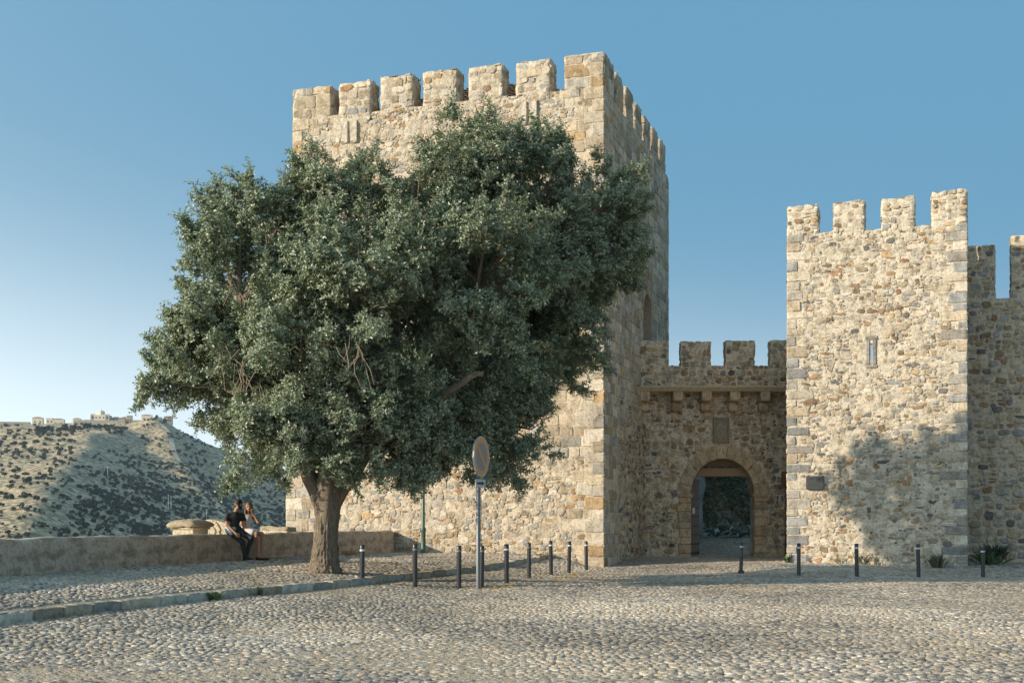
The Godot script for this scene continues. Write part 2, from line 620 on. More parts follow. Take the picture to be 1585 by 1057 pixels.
# cobbles as [transform, tone]; near ones as parts, all others as one mass
func lay_cobbles(list: Array, parent: Node, most: int) -> void:
	list.sort_custom(func(p, q): return p[2] < q[2])
	var pv := PackedVector3Array()
	var pn := PackedVector3Array()
	var pc := PackedColorArray()
	var pi := PackedInt32Array()
	var arrs := []
	for c in cobbles:
		arrs.append(c.surface_get_arrays(0))
	for i in list.size():
		var t: Transform3D = list[i][0]
		var tone: int = list[i][1]
		var k := rng.randi() % 8 + (8 if t.origin.z < -23.0 else 0)
		if i < most and list[i][2] < 1000.0:
			var v: Vector3 = COBBLE_TONES[maxi(tone, 0)]
			part("cobble", cobbles[k], stone_mat("cobble_%d" % maxi(tone, 0), lin(v.x, v.y, v.z), 0.72, 2.6, false, 0.7), parent, t)
			continue
		var vs: PackedVector3Array = arrs[k][Mesh.ARRAY_VERTEX]
		var at := pv.size()
		pv.append_array(t * vs)
		var nb := Transform3D(t.basis.inverse().transposed(), Vector3.ZERO)
		for nrm: Vector3 in nb * (arrs[k][Mesh.ARRAY_NORMAL] as PackedVector3Array):
			pn.append(nrm.normalized())
		var f := rnd(0.82, 1.16) * (1.0 + 0.5 * nz2.get_noise_2d(t.origin.x * 7.0 + 90.0, t.origin.z * 7.0))
		var v: Vector3 = PAINT * rnd(0.6, 1.1) if tone < 0 else COBBLE_TONES[tone] * f
		var col := PackedColorArray()
		col.resize(vs.size())
		col.fill(Color(v.x, v.y, v.z))
		pc.append_array(col)
		for q: int in arrs[k][Mesh.ARRAY_INDEX]:
			pi.append(q + at)
	var am := ArrayMesh.new()
	var a := []
	a.resize(Mesh.ARRAY_MAX)
	a[Mesh.ARRAY_VERTEX] = pv
	a[Mesh.ARRAY_NORMAL] = pn
	a[Mesh.ARRAY_COLOR] = pc
	a[Mesh.ARRAY_INDEX] = pi
	am.add_surface_from_arrays(Mesh.PRIMITIVE_TRIANGLES, a)
	var p := part("cobbles", am, stone_mat("cobble_mass", Color.WHITE, 0.72, 2.6, true, 0.7), parent)
	p.set_meta("kind", "stuff")

func in_keep(x: float, d: float) -> bool:
	var p := Vector2(x - 3.14, d - 42.0)
	var u := p.dot(Vector2(-0.9517, 0.307))
	var v := p.dot(Vector2(0.307, 0.9517))
	return u > 0.0 and v > 0.0 and v < 11.9

func in_tower(x: float, d: float) -> bool:
	var p := Vector2(x - 9.61, d - 43.0)
	var u := p.dot(Vector2(0.9517, -0.307))
	var v := p.dot(Vector2(0.307, 0.9517))
	return u > 0.0 and u < 5.9 and v > 0.0

func seg_dist(p: Vector2, a: Vector2, b: Vector2) -> float:
	var t := clampf((p - a).dot(b - a) / (b - a).length_squared(), 0.0, 1.0)
	return p.distance_to(a.lerp(b, t))

func cobble_list(on_walk: bool) -> Array:
	var out := []
	var d := 11.2 if not on_walk else 15.5
	while d < (57.0 if not on_walk else 45.0):
		var far := 1.0 + 0.3 * smoothstep(22.0, 32.0, d)
		var step := rnd(0.066, 0.086) * far
		var half := 0.435 * d + 1.6
		var x := -half + rnd(0.0, 0.2)
		while x < half:
			var w := rnd(0.07, 0.14) * far
			var cx := x + w * 0.5
			var cd := d + rnd(-0.03, 0.03)
			x += w
			var k := kerb_x(cd)
			var y := 0.0
			if on_walk:
				if cx > k - 0.30 or cx < wall_x(cd) + 0.1 or in_keep(cx, cd):
					if cx > k:
						break
					continue
				if Vector2(cx + 4.25, cd - 28.1).length() < 0.42:
					continue
				y = walk_y(cx, cd)
			else:
				if cx < k + 0.1 or in_keep(cx, cd) or in_tower(cx, cd) or rng.randf() < 0.02 or (cd > 48.6 and (cx < 7.0 or cx > 10.8)):
					continue
				y = road_y(cx, cd)
			var patch := nz2.get_noise_2d(cx * 9.0, cd * 9.0)
			var sunk := nz2.get_noise_2d(cx * 5.0 + 200.0, cd * 5.0)
			if sunk > 0.36 + 0.1 * sin(cx * 3.0 + cd) and rng.randf() < 0.6:
				continue
			var hgt := (rnd(0.006, 0.022) if not on_walk else rnd(0.012, 0.03)) * (1.0 - 0.4 * smoothstep(0.15, 0.4, sunk))
			var b := Basis(Vector3.UP, rnd(-0.5, 0.5)) * Basis(Vector3.RIGHT, rnd(-0.1, 0.1)) * Basis(Vector3.BACK, rnd(-0.1, 0.1)) * Basis.from_scale(Vector3(w * rnd(0.84, 0.98), hgt, step * rnd(0.86, 1.12)))
			var tone: int = [0, 0, 1, 1, 2, 3, 4, 5, 6][rng.randi() % 9] if patch < 0.12 else [0, 2, 2, 4, 5, 1][rng.randi() % 6]
			if not on_walk:
				var yd := minf(seg_dist(Vector2(cx, cd), Vector2(-0.67, 27.34), Vector2(0.60, 30.26)), seg_dist(Vector2(cx, cd), Vector2(0.60, 30.26), Vector2(2.86, 39.64)))
				yd = minf(yd, seg_dist(Vector2(cx, cd), Vector2(9.1, 35.6), Vector2(9.7, 35.4)))
				if yd < 0.09 and rng.randf() < 0.62:
					tone = -1
			var key: float = cd if absf(cx) < 0.412 * cd and cd > 12.3 else 2000.0
			out.append([Transform3D(b, Vector3(cx, y + hgt * 0.1, -cd)), tone, key])
		d += step
	return out

func build_ground() -> void:
	# sandy bed of the square, out to the courtyard behind the gate
	var st := new_st()
	var n := 2
	for j in (GNZ - 1) * 1:
		for i in GNX - 1:
			var x := GX0 + i * GS
			var d := GZ0 + j * GS
			quad(st, Vector3(x, road_y(x, d), -d), Vector3(x, road_y(x, d + GS), -d - GS), Vector3(x + GS, road_y(x + GS, d + GS), -d - GS), Vector3(x + GS, road_y(x + GS, d), -d))
	var sand := stone_mat("sand_bed", lin(0.52, 0.42, 0.305), 0.95, 1.3, false, 2.5)
	var sq := structure("road", smooth_mesh(st), sand, "cobbled square of worn grey stones set in sand before the gate", "road")
	lay_cobbles(cobble_list(false), sq, 300)
	# pavement beside the low wall
	st = new_st()
	var rows := 80
	var colsn := 10
	for j in rows:
		for i in colsn:
			var q := []
			for p in [[0, 0], [0, 1], [1, 1], [1, 0]]:
				var d: float = lerpf(5.0, 46.0, float(j + p[1]) / rows)
				var x: float = lerpf(wall_x(d) - 0.2, kerb_x(d) - 0.1, float(i + p[0]) / colsn)
				q.append(Vector3(x, walk_y(x, d) - 0.004, -d))
			quad(st, q[0], q[1], q[2], q[3])
	var pv := structure("pavement", smooth_mesh(st), sand, "raised cobbled pavement between the kerb and the low plastered wall", "pavement")
	lay_cobbles(cobble_list(true), pv, 300)
	# kerb of long stones
	var kb := Node3D.new()
	kb.name = "kerb"
	add_child(kb)
	tag(kb, "kerb of long worn grey stones curving along the pavement", "kerb")
	kb.set_meta("kind", "structure")
	var kvar := []
	for i in 3:
		st = new_st()
		rough_block(st, Vector3(-0.5, -0.30, -0.13), Vector3(0.5, 0.0, 0.13), 0.09, 0.025, 3.0 + i)
		kvar.append(smooth_mesh(st))
	var d := 8.0
	while d < 42.2:
		var len := rnd(0.7, 1.15)
		var a := Vector2(kerb_x(d), d)
		var d2 := d + len * 0.92
		var b := Vector2(kerb_x(d2), d2)
		var dir := (b - a)
		var mid := (a + b) * 0.5
		var y := road_y(mid.x, mid.y) + 0.145
		var bs := Basis(Vector3.UP, atan2(dir.y, dir.x)) * Basis.from_scale(Vector3(dir.length() - rnd(0.012, 0.035), 1.0, 1.0))
		part("kerb_stone", kvar[rng.randi() % 3], tone_mat(["grey", "tan", "pale", "sand"][rng.randi() % 4], rng.randi() % 3), kb, Transform3D(bs, Vector3(mid.x - 0.1, y + rnd(-0.012, 0.012), -mid.y)))
		d = d2
	# the castle's platform behind and beside, down to the valley floor
	st = new_st()
	var gx := [-1800.0, -1200.0, -500.0, -200.0, -90.0, -45.0, -22.0, -12.0, 40.0, 120.0, 400.0, 1200.0]
	var gz := [-600.0, -200.0, -60.0, -20.0, 0.0, 15.0, 30.0, 45.0, 62.0, 75.0, 100.0, 150.0, 260.0, 420.0, 620.0, 1000.0, 1900.0]
	for i in gx.size() - 1:
		for j in gz.size() - 1:
			var q := []
			for p in [[0, 0], [0, 1], [1, 1], [1, 0]]:
				var x: float = gx[i + p[0]]
				var dd: float = gz[j + p[1]]
				q.append(Vector3(x, valley_y(x, dd), -dd))
			quad(st, q[0], q[1], q[2], q[3])
	structure("terrain", smooth_mesh(st), stone_mat("dry_land", lin(0.30, 0.25, 0.15), 0.95, 0.02, false, 0.0), "dry grassy land falling away below the castle", "terrain")

func valley_y(x: float, d: float) -> float:
	var out := maxf(maxf(-12.0 - x, d - 62.0), 0.0)
	out = maxf(out, -20.0 - d)
	return -1.2 - 52.0 * smoothstep(4.0, 160.0, out)

# ------------------------------------------------------------------ far hill
func hill_y(x: float, d: float) -> float:
	var f := (d - 700.0) / 800.0
	var xc := lerpf(-275.0, -500.0, f)
	var crest := lerpf(0.0, 122.0, clampf(f, -1.0, 1.0)) if f < 1.0 else 122.0 - (d - 1500.0) * 0.1
	crest += 4.0 * sin(f * 9.0)* (1.0 - clampf(f, 0.0, 1.0))
	var s := x - xc
	var h := crest
	s -= 70.0 * smoothstep(1280.0, 1470.0, d) if s > 0.0 else 0.0
	if s > 0.0:
		h -= s * 0.43 - 0.00022 * s * s
	else:
		h += s * 0.03
	# a second, narrow spur running down from the summit
	var g := clampf((1500.0 - d) / 420.0, 0.0, 1.2)
	var xs := lerpf(-436.0, -255.0, g)
	h += 11.0 * exp(-pow((x - xs) / 24.0, 2.0)) * smoothstep(1.2, 0.7, g) * smoothstep(0.0, 0.15, g)
	h += nz2.get_noise_2d(x * 0.5, d * 0.5) * 5.0 + nz2.get_noise_2d(x * 1.6, d * 1.2) * 1.2
	return h + EYE

func build_hill() -> void:
	var st := new_st()
	var nx := 150
	var nd := 190
	var g := []
	for i in nx + 1:
		var col := PackedVector3Array()
		for j in nd + 1:
			var x := lerpf(-900.0, -20.0, float(i) / nx)
			var d := lerpf(560.0, 1750.0, float(j) / nd)
			col.append(Vector3(x, hill_y(x, d), -d))
		g.append(col)
	for i in nx:
		for j in nd:
			quad(st, g[i][j], g[i][j + 1], g[i + 1][j + 1], g[i + 1][j])
	var m := StandardMaterial3D.new()
	m.resource_name = "dry_hill"
	m.albedo_color = lin(1, 1, 1)
	m.roughness = 0.95
	m.albedo_texture = noise_tex("scrub", 0.012, 6, [[0.0, lin(0.10, 0.105, 0.06)], [0.4, lin(0.20, 0.17, 0.10)], [0.5, lin(0.50, 0.38, 0.22)], [0.68, lin(0.64, 0.49, 0.30)], [1.0, lin(0.42, 0.33, 0.19)]], 1024)
	m.uv1_triplanar = true
	m.uv1_world_triplanar = true
	m.uv1_scale = Vector3.ONE * 0.013
	m.detail_enabled = true
	m.detail_blend_mode = BaseMaterial3D.BLEND_MODE_MUL
	m.detail_uv_layer = BaseMaterial3D.DETAIL_UV_2
	m.detail_albedo = weather()
	m.uv2_triplanar = true
	m.uv2_world_triplanar = true
	m.uv2_scale = Vector3.ONE * 0.0031
	structure("hill", smooth_mesh(st), m, "broad dry hill dotted with bushes beyond the low wall", "hill")
	# olive trees and bushes
	var protos := []
	for i in 4:
		rng.seed = 40 + i
		st = new_st()
		tube(st, [Vector3(0, -0.6, 0), Vector3(0.1, 0.9, 0.05)], [0.22, 0.16], 5, false)
		for c in 46:
			var dv := Vector3(rnd(-1, 1), rnd(-0.7, 1), rnd(-1, 1)).normalized()
			var p := Vector3(0, 1.9, 0) + dv * Vector3(2.1, 1.45, 2.1) * rnd(0.45, 1.0)
			var a := Vector3(rnd(-1, 1), rnd(-1, 1), rnd(-1, 1)).normalized()
			var b := a.cross(dv + Vector3(0.01, 0.3, 0.0)).normalized()
			var s := rnd(0.5, 1.0)
			quad(st, p - a * s, p - b * s * 0.8 + dv * 0.25, p + a * s, p + b * s * 0.8 + dv * 0.25)
			tri(st, p - a * s * 0.8, p + dv * s * 0.9, p + a * s * 0.8)
		protos.append(flat_mesh(st))
	var greens := [plain_mat("olive_green", lin(0.065, 0.078, 0.042), 0.8), plain_mat("olive_grey", lin(0.075, 0.082, 0.05), 0.8), plain_mat("bush_dark", lin(0.045, 0.055, 0.032), 0.8)]
	rng.seed = 77
	var all := []
	# planted rows on the sunlit shoulder
	for i in 20:
		for j in 12:
			var d := 1080.0 + j * 24.0 + rnd(-5, 5)
			var x := -0.425 * d + i * 12.0 + j * 2.0 + rnd(-3, 3)
			var px := 792.0 + x / d * 1911.0
			if px > 120.0 - j * 2.0 or px < -20.0:
				continue
			all.append([x, d, rnd(0.85, 1.25), 1])
	for i in 8000:
		var d := lerpf(640.0, 1490.0, pow(rng.randf(), 1.15))
		var px := rnd(-30.0, 470.0)
		var x := (px - 792.0) / 1911.0 * d
		var e := hill_y(x, d) - EYE
		var py := 808.0 - e * 1911.0 / d
		if py > 836.0:
			continue
		if px < 190.0 - (py - 700.0) * 0.8 and rng.randf() < 0.72:
			continue
		if nz2.get_noise_2d(x * 1.3, d * 0.9) < -0.34 + 0.42 * smoothstep(770.0, 690.0, py):
			continue
		all.append([x, d, rnd(0.3, 1.0), 2 if rng.randf() < 0.55 else 0])
	for i in 60:                        # the copse below the fort
		var d := rnd(1330.0, 1400.0)
		var px := rnd(55.0, 195.0)
		all.append([(px - 792.0) / 1911.0 * d, d, rnd(0.9, 1.7), 2])
	all.sort_custom(func(p, q): return p[2] / p[1] > q[2] / q[1])
	var rest := []
	for i in all.size():
		var p: Array = all[i]
		var t := Transform3D(Basis(Vector3.UP, rnd(0, TAU)) * Basis.from_scale(Vector3(p[2], p[2] * rnd(0.75, 1.1), p[2])), Vector3(p[0], hill_y(p[0], p[1]) - 0.2, -p[1]))
		if i < 300:
			var o := MeshInstance3D.new()
			o.name = numbered(["hillside_bush", "olive_tree", "hillside_bush"][p[3]])
			o.mesh = protos[i % 4]
			o.material_override = greens[p[3]]
			o.transform = t
			add_child(o)
			tag(o, ["mid green round bush on the far dry hillside", "grey-green olive tree planted in rows on the far hill's sunlit shoulder", "dark green bush on the far dry hillside"][p[3]], ["bush", "tree", "bush"][p[3]], ["green bushes on the far hillside", "olive trees in rows on the far hillside", "dark bushes on the far hillside"][p[3]])
		else:
			rest.append(t)
	var mm := MultiMesh.new()
	mm.transform_format = MultiMesh.TRANSFORM_3D
	mm.mesh = protos[1]
	mm.instance_count = rest.size()
	for i in rest.size():
		mm.set_instance_transform(i, rest[i])
	var mi := MultiMeshInstance3D.new()
	mi.name = "hillside_scrub"
	mi.multimesh = mm
	mi.material_override = greens[0]
	add_child(mi)
	tag(mi, "scattered smaller scrub covering the far dry hillside", "scrub")
	mi.set_meta("kind", "stuff")
	build_fort()
	# pale track down the spur
	st = new_st()
	for i in 60:
		var q := []
		for e in [[i, -1.0], [i + 1, -1.0], [i + 1, 1.0], [i, 1.0]]:
			var g2: float = 0.03 + 0.017 * e[0]
			var d: float = 1500.0 - 420.0 * g2
			var x: float = lerpf(-436.0, -255.0, g2) + 3.0 * e[1] + 2.0 * sin(e[0] * 0.5)
			q.append(Vector3(x, hill_y(x, d) + 0.6, -d))
		quad(st, q[0], q[1], q[2], q[3])
	structure("track", flat_mesh(st), stone_mat("track_earth", lin(0.62, 0.52, 0.37), 0.95, 0.05, false, 0.0), "pale earth track running down the far hill's spur", "path")
	for p in [[166.0, 1000.0, 9.5, 0], [260.0, 960.0, 13.0, 1], [264.0, 962.0, 13.0, 0], [319.0, 1000.0, 9.5, 0], [373.0, 1010.0, 9.5, 0], [402.0, 990.0, 11.0, 0]]:
		var d: float = p[1]
		var x: float = (p[0] - 792.0) / 1911.0 * d
		var o := thing("utility_pole", "thin pale utility pole standing on the far bushy hillside", "pole", Vector3(x, hill_y(x, d) - 0.5, -d), 15.0, "poles on the far hillside")
		st = new_st()
		tube(st, [Vector3.ZERO, Vector3(0, p[2] + 3.0, 0)], [0.22, 0.16], 6)
		part("pole", smooth_mesh(st), plain_mat("pole_pale", lin(0.5, 0.48, 0.44), 0.7), o)
		part("crossarm", box_mesh(Vector3(2.2, 0.16, 0.16), 0.02, Vector3(0, p[2] + 2.7, 0)), plain_mat("pole_pale", lin(0.5, 0.48, 0.44), 0.7), o)

func house(o: Node, called: String, at: Vector3, s: Vector3, wallm: Material, roofm: Material, roof_h := 0.0, windows := 3) -> void:
	var w := part(called, box_mesh(s, 0.05, at + Vector3(0, s.y * 0.5, 0)), wallm, o)
	for i in windows:
		var x := at.x - s.x * 0.5 + s.x * (i + 0.5) / windows
		part("window", box_mesh(Vector3(1.3, 1.9, 0.3), 0.03, Vector3(x, at.y + s.y * 0.55, at.z + s.z * 0.5 + 0.02)), plain_mat("far_window", lin(0.06, 0.055, 0.05), 0.5), w)
	if roof_h > 0.0:
		var st := new_st()
		var y := at.y + s.y - 0.02
		var a := Vector3(at.x - s.x * 0.54, y, at.z + s.z * 0.54)
		var b := Vector3(at.x + s.x * 0.54, y, at.z + s.z * 0.54)
		var c := Vector3(at.x + s.x * 0.54, y, at.z - s.z * 0.54)
		var d := Vector3(at.x - s.x * 0.54, y, at.z - s.z * 0.54)
		var e := Vector3(at.x - s.x * 0.2, y + roof_h, at.z)
		var f := Vector3(at.x + s.x * 0.2, y + roof_h, at.z)
		quad(st, a, e, f, b)
		quad(st, c, f, e, d)
		tri(st, b, f, c)
		tri(st, d, e, a)
		quad(st, a, b, c, d)
		part("roof", flat_mesh(st), roofm, o)

func build_fort() -> void:
	var wl := plain_mat("far_wall", lin(0.66, 0.57, 0.43), 0.9)
	var w2 := plain_mat("far_wall_grey", lin(0.34, 0.30, 0.24), 0.9)
	var rf := plain_mat("far_roof", lin(0.34, 0.20, 0.12), 0.9)
	var d := 1500.0
	var x := (156.0 - 792.0) / 1911.0 * d
	var y := hill_y(x, d) + 1.0
	var o := thing("hilltop_fort", "pale hilltop fort with a small turret rising from its square block", "fort", Vector3(x, y, -d), 8.0)
	house(o, "rampart", Vector3(2, -14, 0), Vector3(60, 16, 44), w2, rf, 0.0, 0)
	house(o, "block", Vector3(0, 2, 0), Vector3(22, 7.5, 20), wl, rf, 0.0, 5)
	house(o, "corner_turret", Vector3(-8.5, 2, 8), Vector3(4, 8.6, 4), wl, rf, 0.0, 1)
	house(o, "corner_turret", Vector3(8.5, 2, 8), Vector3(4, 8.6, 4), wl, rf, 0.0, 1)
	var st := new_st()
	lathe(st, [Vector2(4.2, 9.4), Vector2(4.2, 13.4), Vector2(4.8, 13.6), Vector2(2.4, 15.2), Vector2(0.5, 16.2), Vector2(0.3, 17.6), Vector2(0.0, 17.7)], 8)
	part("turret", flat_mesh(st), wl, o)
	house(o, "guardhouse", Vector3(18, 2, 2), Vector3(9, 4.5, 8), w2, rf, 1.4, 2)
	house(o, "guardhouse", Vector3(28, 1, 3), Vector3(7, 5.5, 7), wl, rf, 1.6, 2)
	for h in [[66.0, 656.0, "cluster of pale ruined buildings on the summit beside a long wall", [[-6, 0, 12, 5.5, 1.6], [8, 1, 8, 4.6, 0.0], [18, -1, 13, 5.0, 1.5], [-32, -2, 34, 2.4, 0.0]]], [128.0, 658.0, "small flat pale buildings just beside the hilltop fort's rampart", [[-7, -1, 9, 4.2, 1.2], [5, -1, 7, 3.4, 0.0]]], [200.0, 657.0, "stepped pale outworks at the end of the fort's rampart", [[-9, -2, 8, 5.0, 1.2], [0, -2, 6, 8.5, 0.0], [8, -3, 10, 4.0, 0.0]]], [240.0, 664.0, "row of low pale houses where the ridge starts to fall", [[-10, -1, 12, 5.0, 1.3], [3, -2, 9, 4.0, 0.0], [15, -2, 10, 4.5, 1.2]]]]:
		var hx: float = (h[0] - 792.0) / 1911.0 * 1490.0
		var hy: float = hill_y(hx, 1490.0) + 1.5
		var t := thing("hilltop_building", h[2], "building", Vector3(hx, hy, -1490.0), 10.0)
		for b in h[3]:
			house(t, "wall", Vector3(b[0], b[1] - 5.0, 0), Vector3(b[2], b[3] + 5.0, 8), wl if b[1] >= -1 else w2, rf, b[4], 2)

# ------------------------------------------------------------------ castle
func mortar_mat(key: String, c: Color) -> StandardMaterial3D:
	var m := stone_mat(key, c, 0.95, 0.7, false, 3.0)
	m.heightmap_texture = noise_tex("lumps", 0.045, 4, [[0.0, Color(1, 1, 1)], [0.5, Color(0.75, 0.75, 0.75)], [1.0, Color(0, 0, 0)]], 512, FastNoiseLite.TYPE_CELLULAR)
	m.detail_enabled = true
	m.detail_blend_mode = BaseMaterial3D.BLEND_MODE_MUL
	m.detail_uv_layer = BaseMaterial3D.DETAIL_UV_2
	m.detail_albedo = weather()
	m.uv2_triplanar = true
	m.uv2_world_triplanar = true
	m.uv2_scale = Vector3(0.2, 0.11, 0.2)
	return m

const SIDE := Basis(Vector3(0, 0, -1), Vector3(0, 1, 0), Vector3(1, 0, 0))

func build_keep() -> void:
	var o := thing("castle_keep", "tall square stone keep with battlements and a tiled roof behind the tree", "tower", Vector3(3.14, 0, -42.0), TURN)
	var W := 11.8
	var D := 11.83
	var top := 16.44
	var mort := mortar_mat("mortar_keep", lin(0.60, 0.53, 0.425))
	var st := new_st()
	var lean := 0.28                     # the outer corner is battered towards its foot
	# front, its outer edge leaning out at the foot
	var nu := 78
	var nv := 118
	var g := []
	for i in nu + 1:
		var col := PackedVector3Array()
		for j in nv + 1:
			var v := lerpf(-3.0, top, float(j) / nv)
			var l := -W - lean * (1.0 - smoothstep(2.0, 9.0, v))
			col.append(wob(Vector3(lerpf(l, 0.0, float(i) / nu), v, 0.0), 0.05, 1.6))
		g.append(col)
	for i in nu:
		for j in nv:
			quad(st, g[i][j], g[i][j + 1], g[i + 1][j + 1], g[i + 1][j])
	# flank with an arched window opening
	var F := Transform3D(SIDE, Vector3.ZERO)
	var w0 := 6.5
	var w1 := 8.0
	var sill := 8.75
	var spr := 9.85
	rect_sheet(st, F, 0.0, w0, -1.0, top, 0.2, 0.05)
	rect_sheet(st, F, w1, D, -1.0, top, 0.2, 0.05)
	rect_sheet(st, F, w0, w1, -1.0, sill, 0.2, 0.05)
	var arch := func(u: float) -> float: return spr + 0.75 * sqrt(maxf(0.0, 1.0 - pow((u - 7.25) / 0.75, 2.0)))
	sheet(st, F, w0, w1, arch, func(_u): return top, 12, 24, 0.05)
	rect_sheet(st, Transform3D(Basis(Vector3(-1, 0, 0), Vector3(0, 1, 0), Vector3(0, 0, -1)), Vector3(0, 0, -D)), 0.0, W, -3.0, top, 0.5, 0.05)
	rect_sheet(st, Transform3D(Basis(Vector3(0, 0, 1), Vector3(0, 1, 0), Vector3(-1, 0, 0)), Vector3(-W, 0, -D)), 0.0, D, -3.0, top, 0.5, 0.05)
	# walk behind the battlements
	rect_sheet(st, Transform3D(Basis(Vector3(1, 0, 0), Vector3(0, 0, -1), Vector3(0, 1, 0)), Vector3(-W, top, 0)), 0.0, W, 0.0, D, 0.6, 0.03)
	part("wall", smooth_mesh(st), mort, o)
	# window reveal
	st = new_st()
	var pr := []
	pr.append(Vector2(w0, sill))
	for i in 13:
		var a := PI - PI * i / 12.0
		pr.append(Vector2(7.25 + 0.75 * cos(a), spr + 0.75 * sin(a)))
	pr.append(Vector2(w1, sill))
	for i in pr.size():
		var p: Vector2 = pr[i]
		var q: Vector2 = pr[(i + 1) % pr.size()]
		quad(st, Vector3(0.03, p.y, -p.x), Vector3(0.03, q.y, -q.x), Vector3(-0.7, q.y, -q.x), Vector3(-0.7, p.y, -p.x))
		tri(st, Vector3(-0.7, p.y, -p.x), Vector3(-0.7, q.y, -q.x), Vector3(-0.7, spr, -7.25))
	part("window_reveal", flat_mesh(st), stone_mat("reveal", lin(0.42, 0.35, 0.26)), o)
	for i in 9:
		var a := PI - PI * (i + 0.5) / 9.0
		var c := Vector2(7.25 + 0.93 * cos(a), spr + 0.93 * sin(a))
		var t := F * Transform3D(Basis(Vector3(0, 0, 1), a - PI / 2) * Basis.from_scale(Vector3(0.30, 0.34, 0.05)), Vector3(c.x, c.y, 0.0))
		part("voussoir", ashlar[i % ashlar.size()], tone_mat("tan", i % 3), o, t)
	# stones of the front
	var zone := func(u: float, v: float) -> bool:            # true where squared blocks are used
		var n := nz2.get_noise_1d(floorf(v / 0.42) * 40.0) * 1.5
		if u < -W + 1.35 + n:
			return true
		if u > -1.3 + n - (1.9 if v > 4.0 and v < 6.6 else 0.0) - (0.9 if v > 6.6 and v < 12.0 else 0.0) + (0.5 if v < 3.8 else 0.0):
			return true
		return absf(v - 4.1) < 0.22 and u > -3.6
	var slit := func(u: float, v: float) -> bool: return (absf(u + 9.5) < 0.42 or absf(u + 2.69) < 0.42) and v > 15.2 and v < 16.3
	var F0 := Transform3D.IDENTITY
	var lft := func(v: float) -> float: return -W - lean * (1.0 - smoothstep(2.0, 9.0, v))
	var list := []
	rng.seed = 21
	list += courses(F0, -W - 0.5, 0.0, 0.0, top, 0.36, 0.46, 1.0, 2.1, true, MIX_ASHLAR, func(u, v, w, h): return zone.call(u, v) and not slit.call(u, v) and u - w * 0.5 > lft.call(v) - 0.02 and u + w * 0.5 < 0.04, {"proud": 0.026, "gap": 0.014})
	# corner blocks close both edges
	var v := 0.0
	var odd := false
	while v < top - 0.2:
		var h := rnd(0.36, 0.46)
		var w := 0.72 if odd else 0.42
		odd = not odd
		for e in [0, 1]:
			var cu: float = (lft.call(v + h * 0.5) + w * 0.5 - 0.02) if e == 0 else 0.02 - w * 0.5
			list.append({"t": Transform3D(Basis.from_scale(Vector3(w, h - 0.014, 0.034)), Vector3(cu, v + h * 0.5, 0.0)), "sq": true, "tone": MIX_ASHLAR[rng.randi() % MIX_ASHLAR.size()], "sh": rng.randi() % 3, "k": rng.randi(), "a": w * h, "u": cu, "v": v})
		v += h
	list += courses(F0, -W, -0.2, 0.0, top, 0.13, 0.28, 0.8, 1.9, false, MIX_KEEP, func(u, vv, w, h): return not zone.call(u, vv) and not slit.call(u, vv), {"proud": 0.024, "gap": 0.015, "skip": 0.06})
	list += courses(F0, -W, -0.2, 0.0, top, 0.07, 0.14, 0.8, 1.8, false, MIX_KEEP, func(u, vv, w, h): return not zone.call(u, vv) and not slit.call(u, vv), {"proud": 0.018, "gap": 0.012, "skip": 0.45})
	# what the tree does not hide counts most
	lay(list, o, 190, "stone", func(s): return s.a * (0.05 if pow((s.u + 6.0) / 5.2, 2.0) + pow((s.v - 8.0) / 5.0, 2.0) < 1.0 or s.v < 0.3 else 1.0))
	# drain slits with tall jamb stones
	for c in [-9.5, -2.69]:
		for s in [-1, 1]:
			part("slit_jamb", ashlar[1], tone_mat("pale", 1), o, Transform3D(Basis.from_scale(Vector3(0.30, 0.85, 0.11)), Vector3(c + s * 0.185, 15.78, 0.0)))
	# stones of the flank
	list = []
	var win := func(u: float, vv: float) -> bool: return u > 6.2 and u < 8.3 and vv > sill - 0.1 and vv < spr + 1.2
	list += courses(F, 0.0, D, 0.0, top, 0.32, 0.46, 1.2, 2.3, true, MIX_ASHLAR, func(u, vv, w, h): return (vv > 6.0 or u < 2.2) and not win.call(u, vv) and u + w * 0.5 < D + 0.03, {"proud": 0.026, "gap": 0.016, "flush": true})
	list += courses(F, 0.0, D, 0.0, 6.3, 0.17, 0.34, 0.8, 1.9, false, MIX_GATE, func(u, vv, w, h): return vv < 6.0 and u >= 2.2, {"proud": 0.05, "gap": 0.025, "skip": 0.08})
	lay(list, o, 70, "stone", func(s): return s.a / pow(42.0 + 0.95 * s.u, 2.0))
	list = courses(Transform3D(Basis(Vector3(0, 0, 1), Vector3(0, 1, 0), Vector3(-1, 0, 0)), Vector3(-W, 0, -D)), 0.0, D, 8.5, top, 0.34, 0.46, 1.2, 2.3, true, MIX_ASHLAR, anywhere, {"proud": 0.026, "gap": 0.016, "flush": true})
	for s in list:
		s.a = 0.0
	lay(list, o, 0)
	# battlements
	for m in [[-11.8, -10.25, true], [-9.91, -8.65, false], [-8.27, -7.01, false], [-6.62, -5.34, false], [-4.88, -3.63, false], [-3.13, -1.88, false], [-1.38, 0.0, true]]:
		merlon(o, m[0], m[1], top, 17.6, -0.72, 0.0, m[2], MIX_ASHLAR if m[2] else MIX_KEEP, mort, true, 0.3 if m[2] else 0.22)
	for k in 7:
		var z := -(0.72 if k == 0 else 1.95 + (k - 1) * 1.62)
		if k == 0:
			merlon(o, -0.7, 0.0, top, 17.6, -1.45, -0.74, true, MIX_ASHLAR, mort, false, 0.34)
		else:
			merlon(o, -0.7, 0.0, top, 17.6, maxf(z - 1.02, -D), z, true, MIX_ASHLAR, mort, false, 0.34)
	for k in 7:
		merlon(o, -W + 0.02 + k * 1.7, -W + 1.22 + k * 1.7 if k < 6 else -0.75, top, 17.55, -D, -D + 0.7, false, MIX_KEEP, mort, false, 0.3)
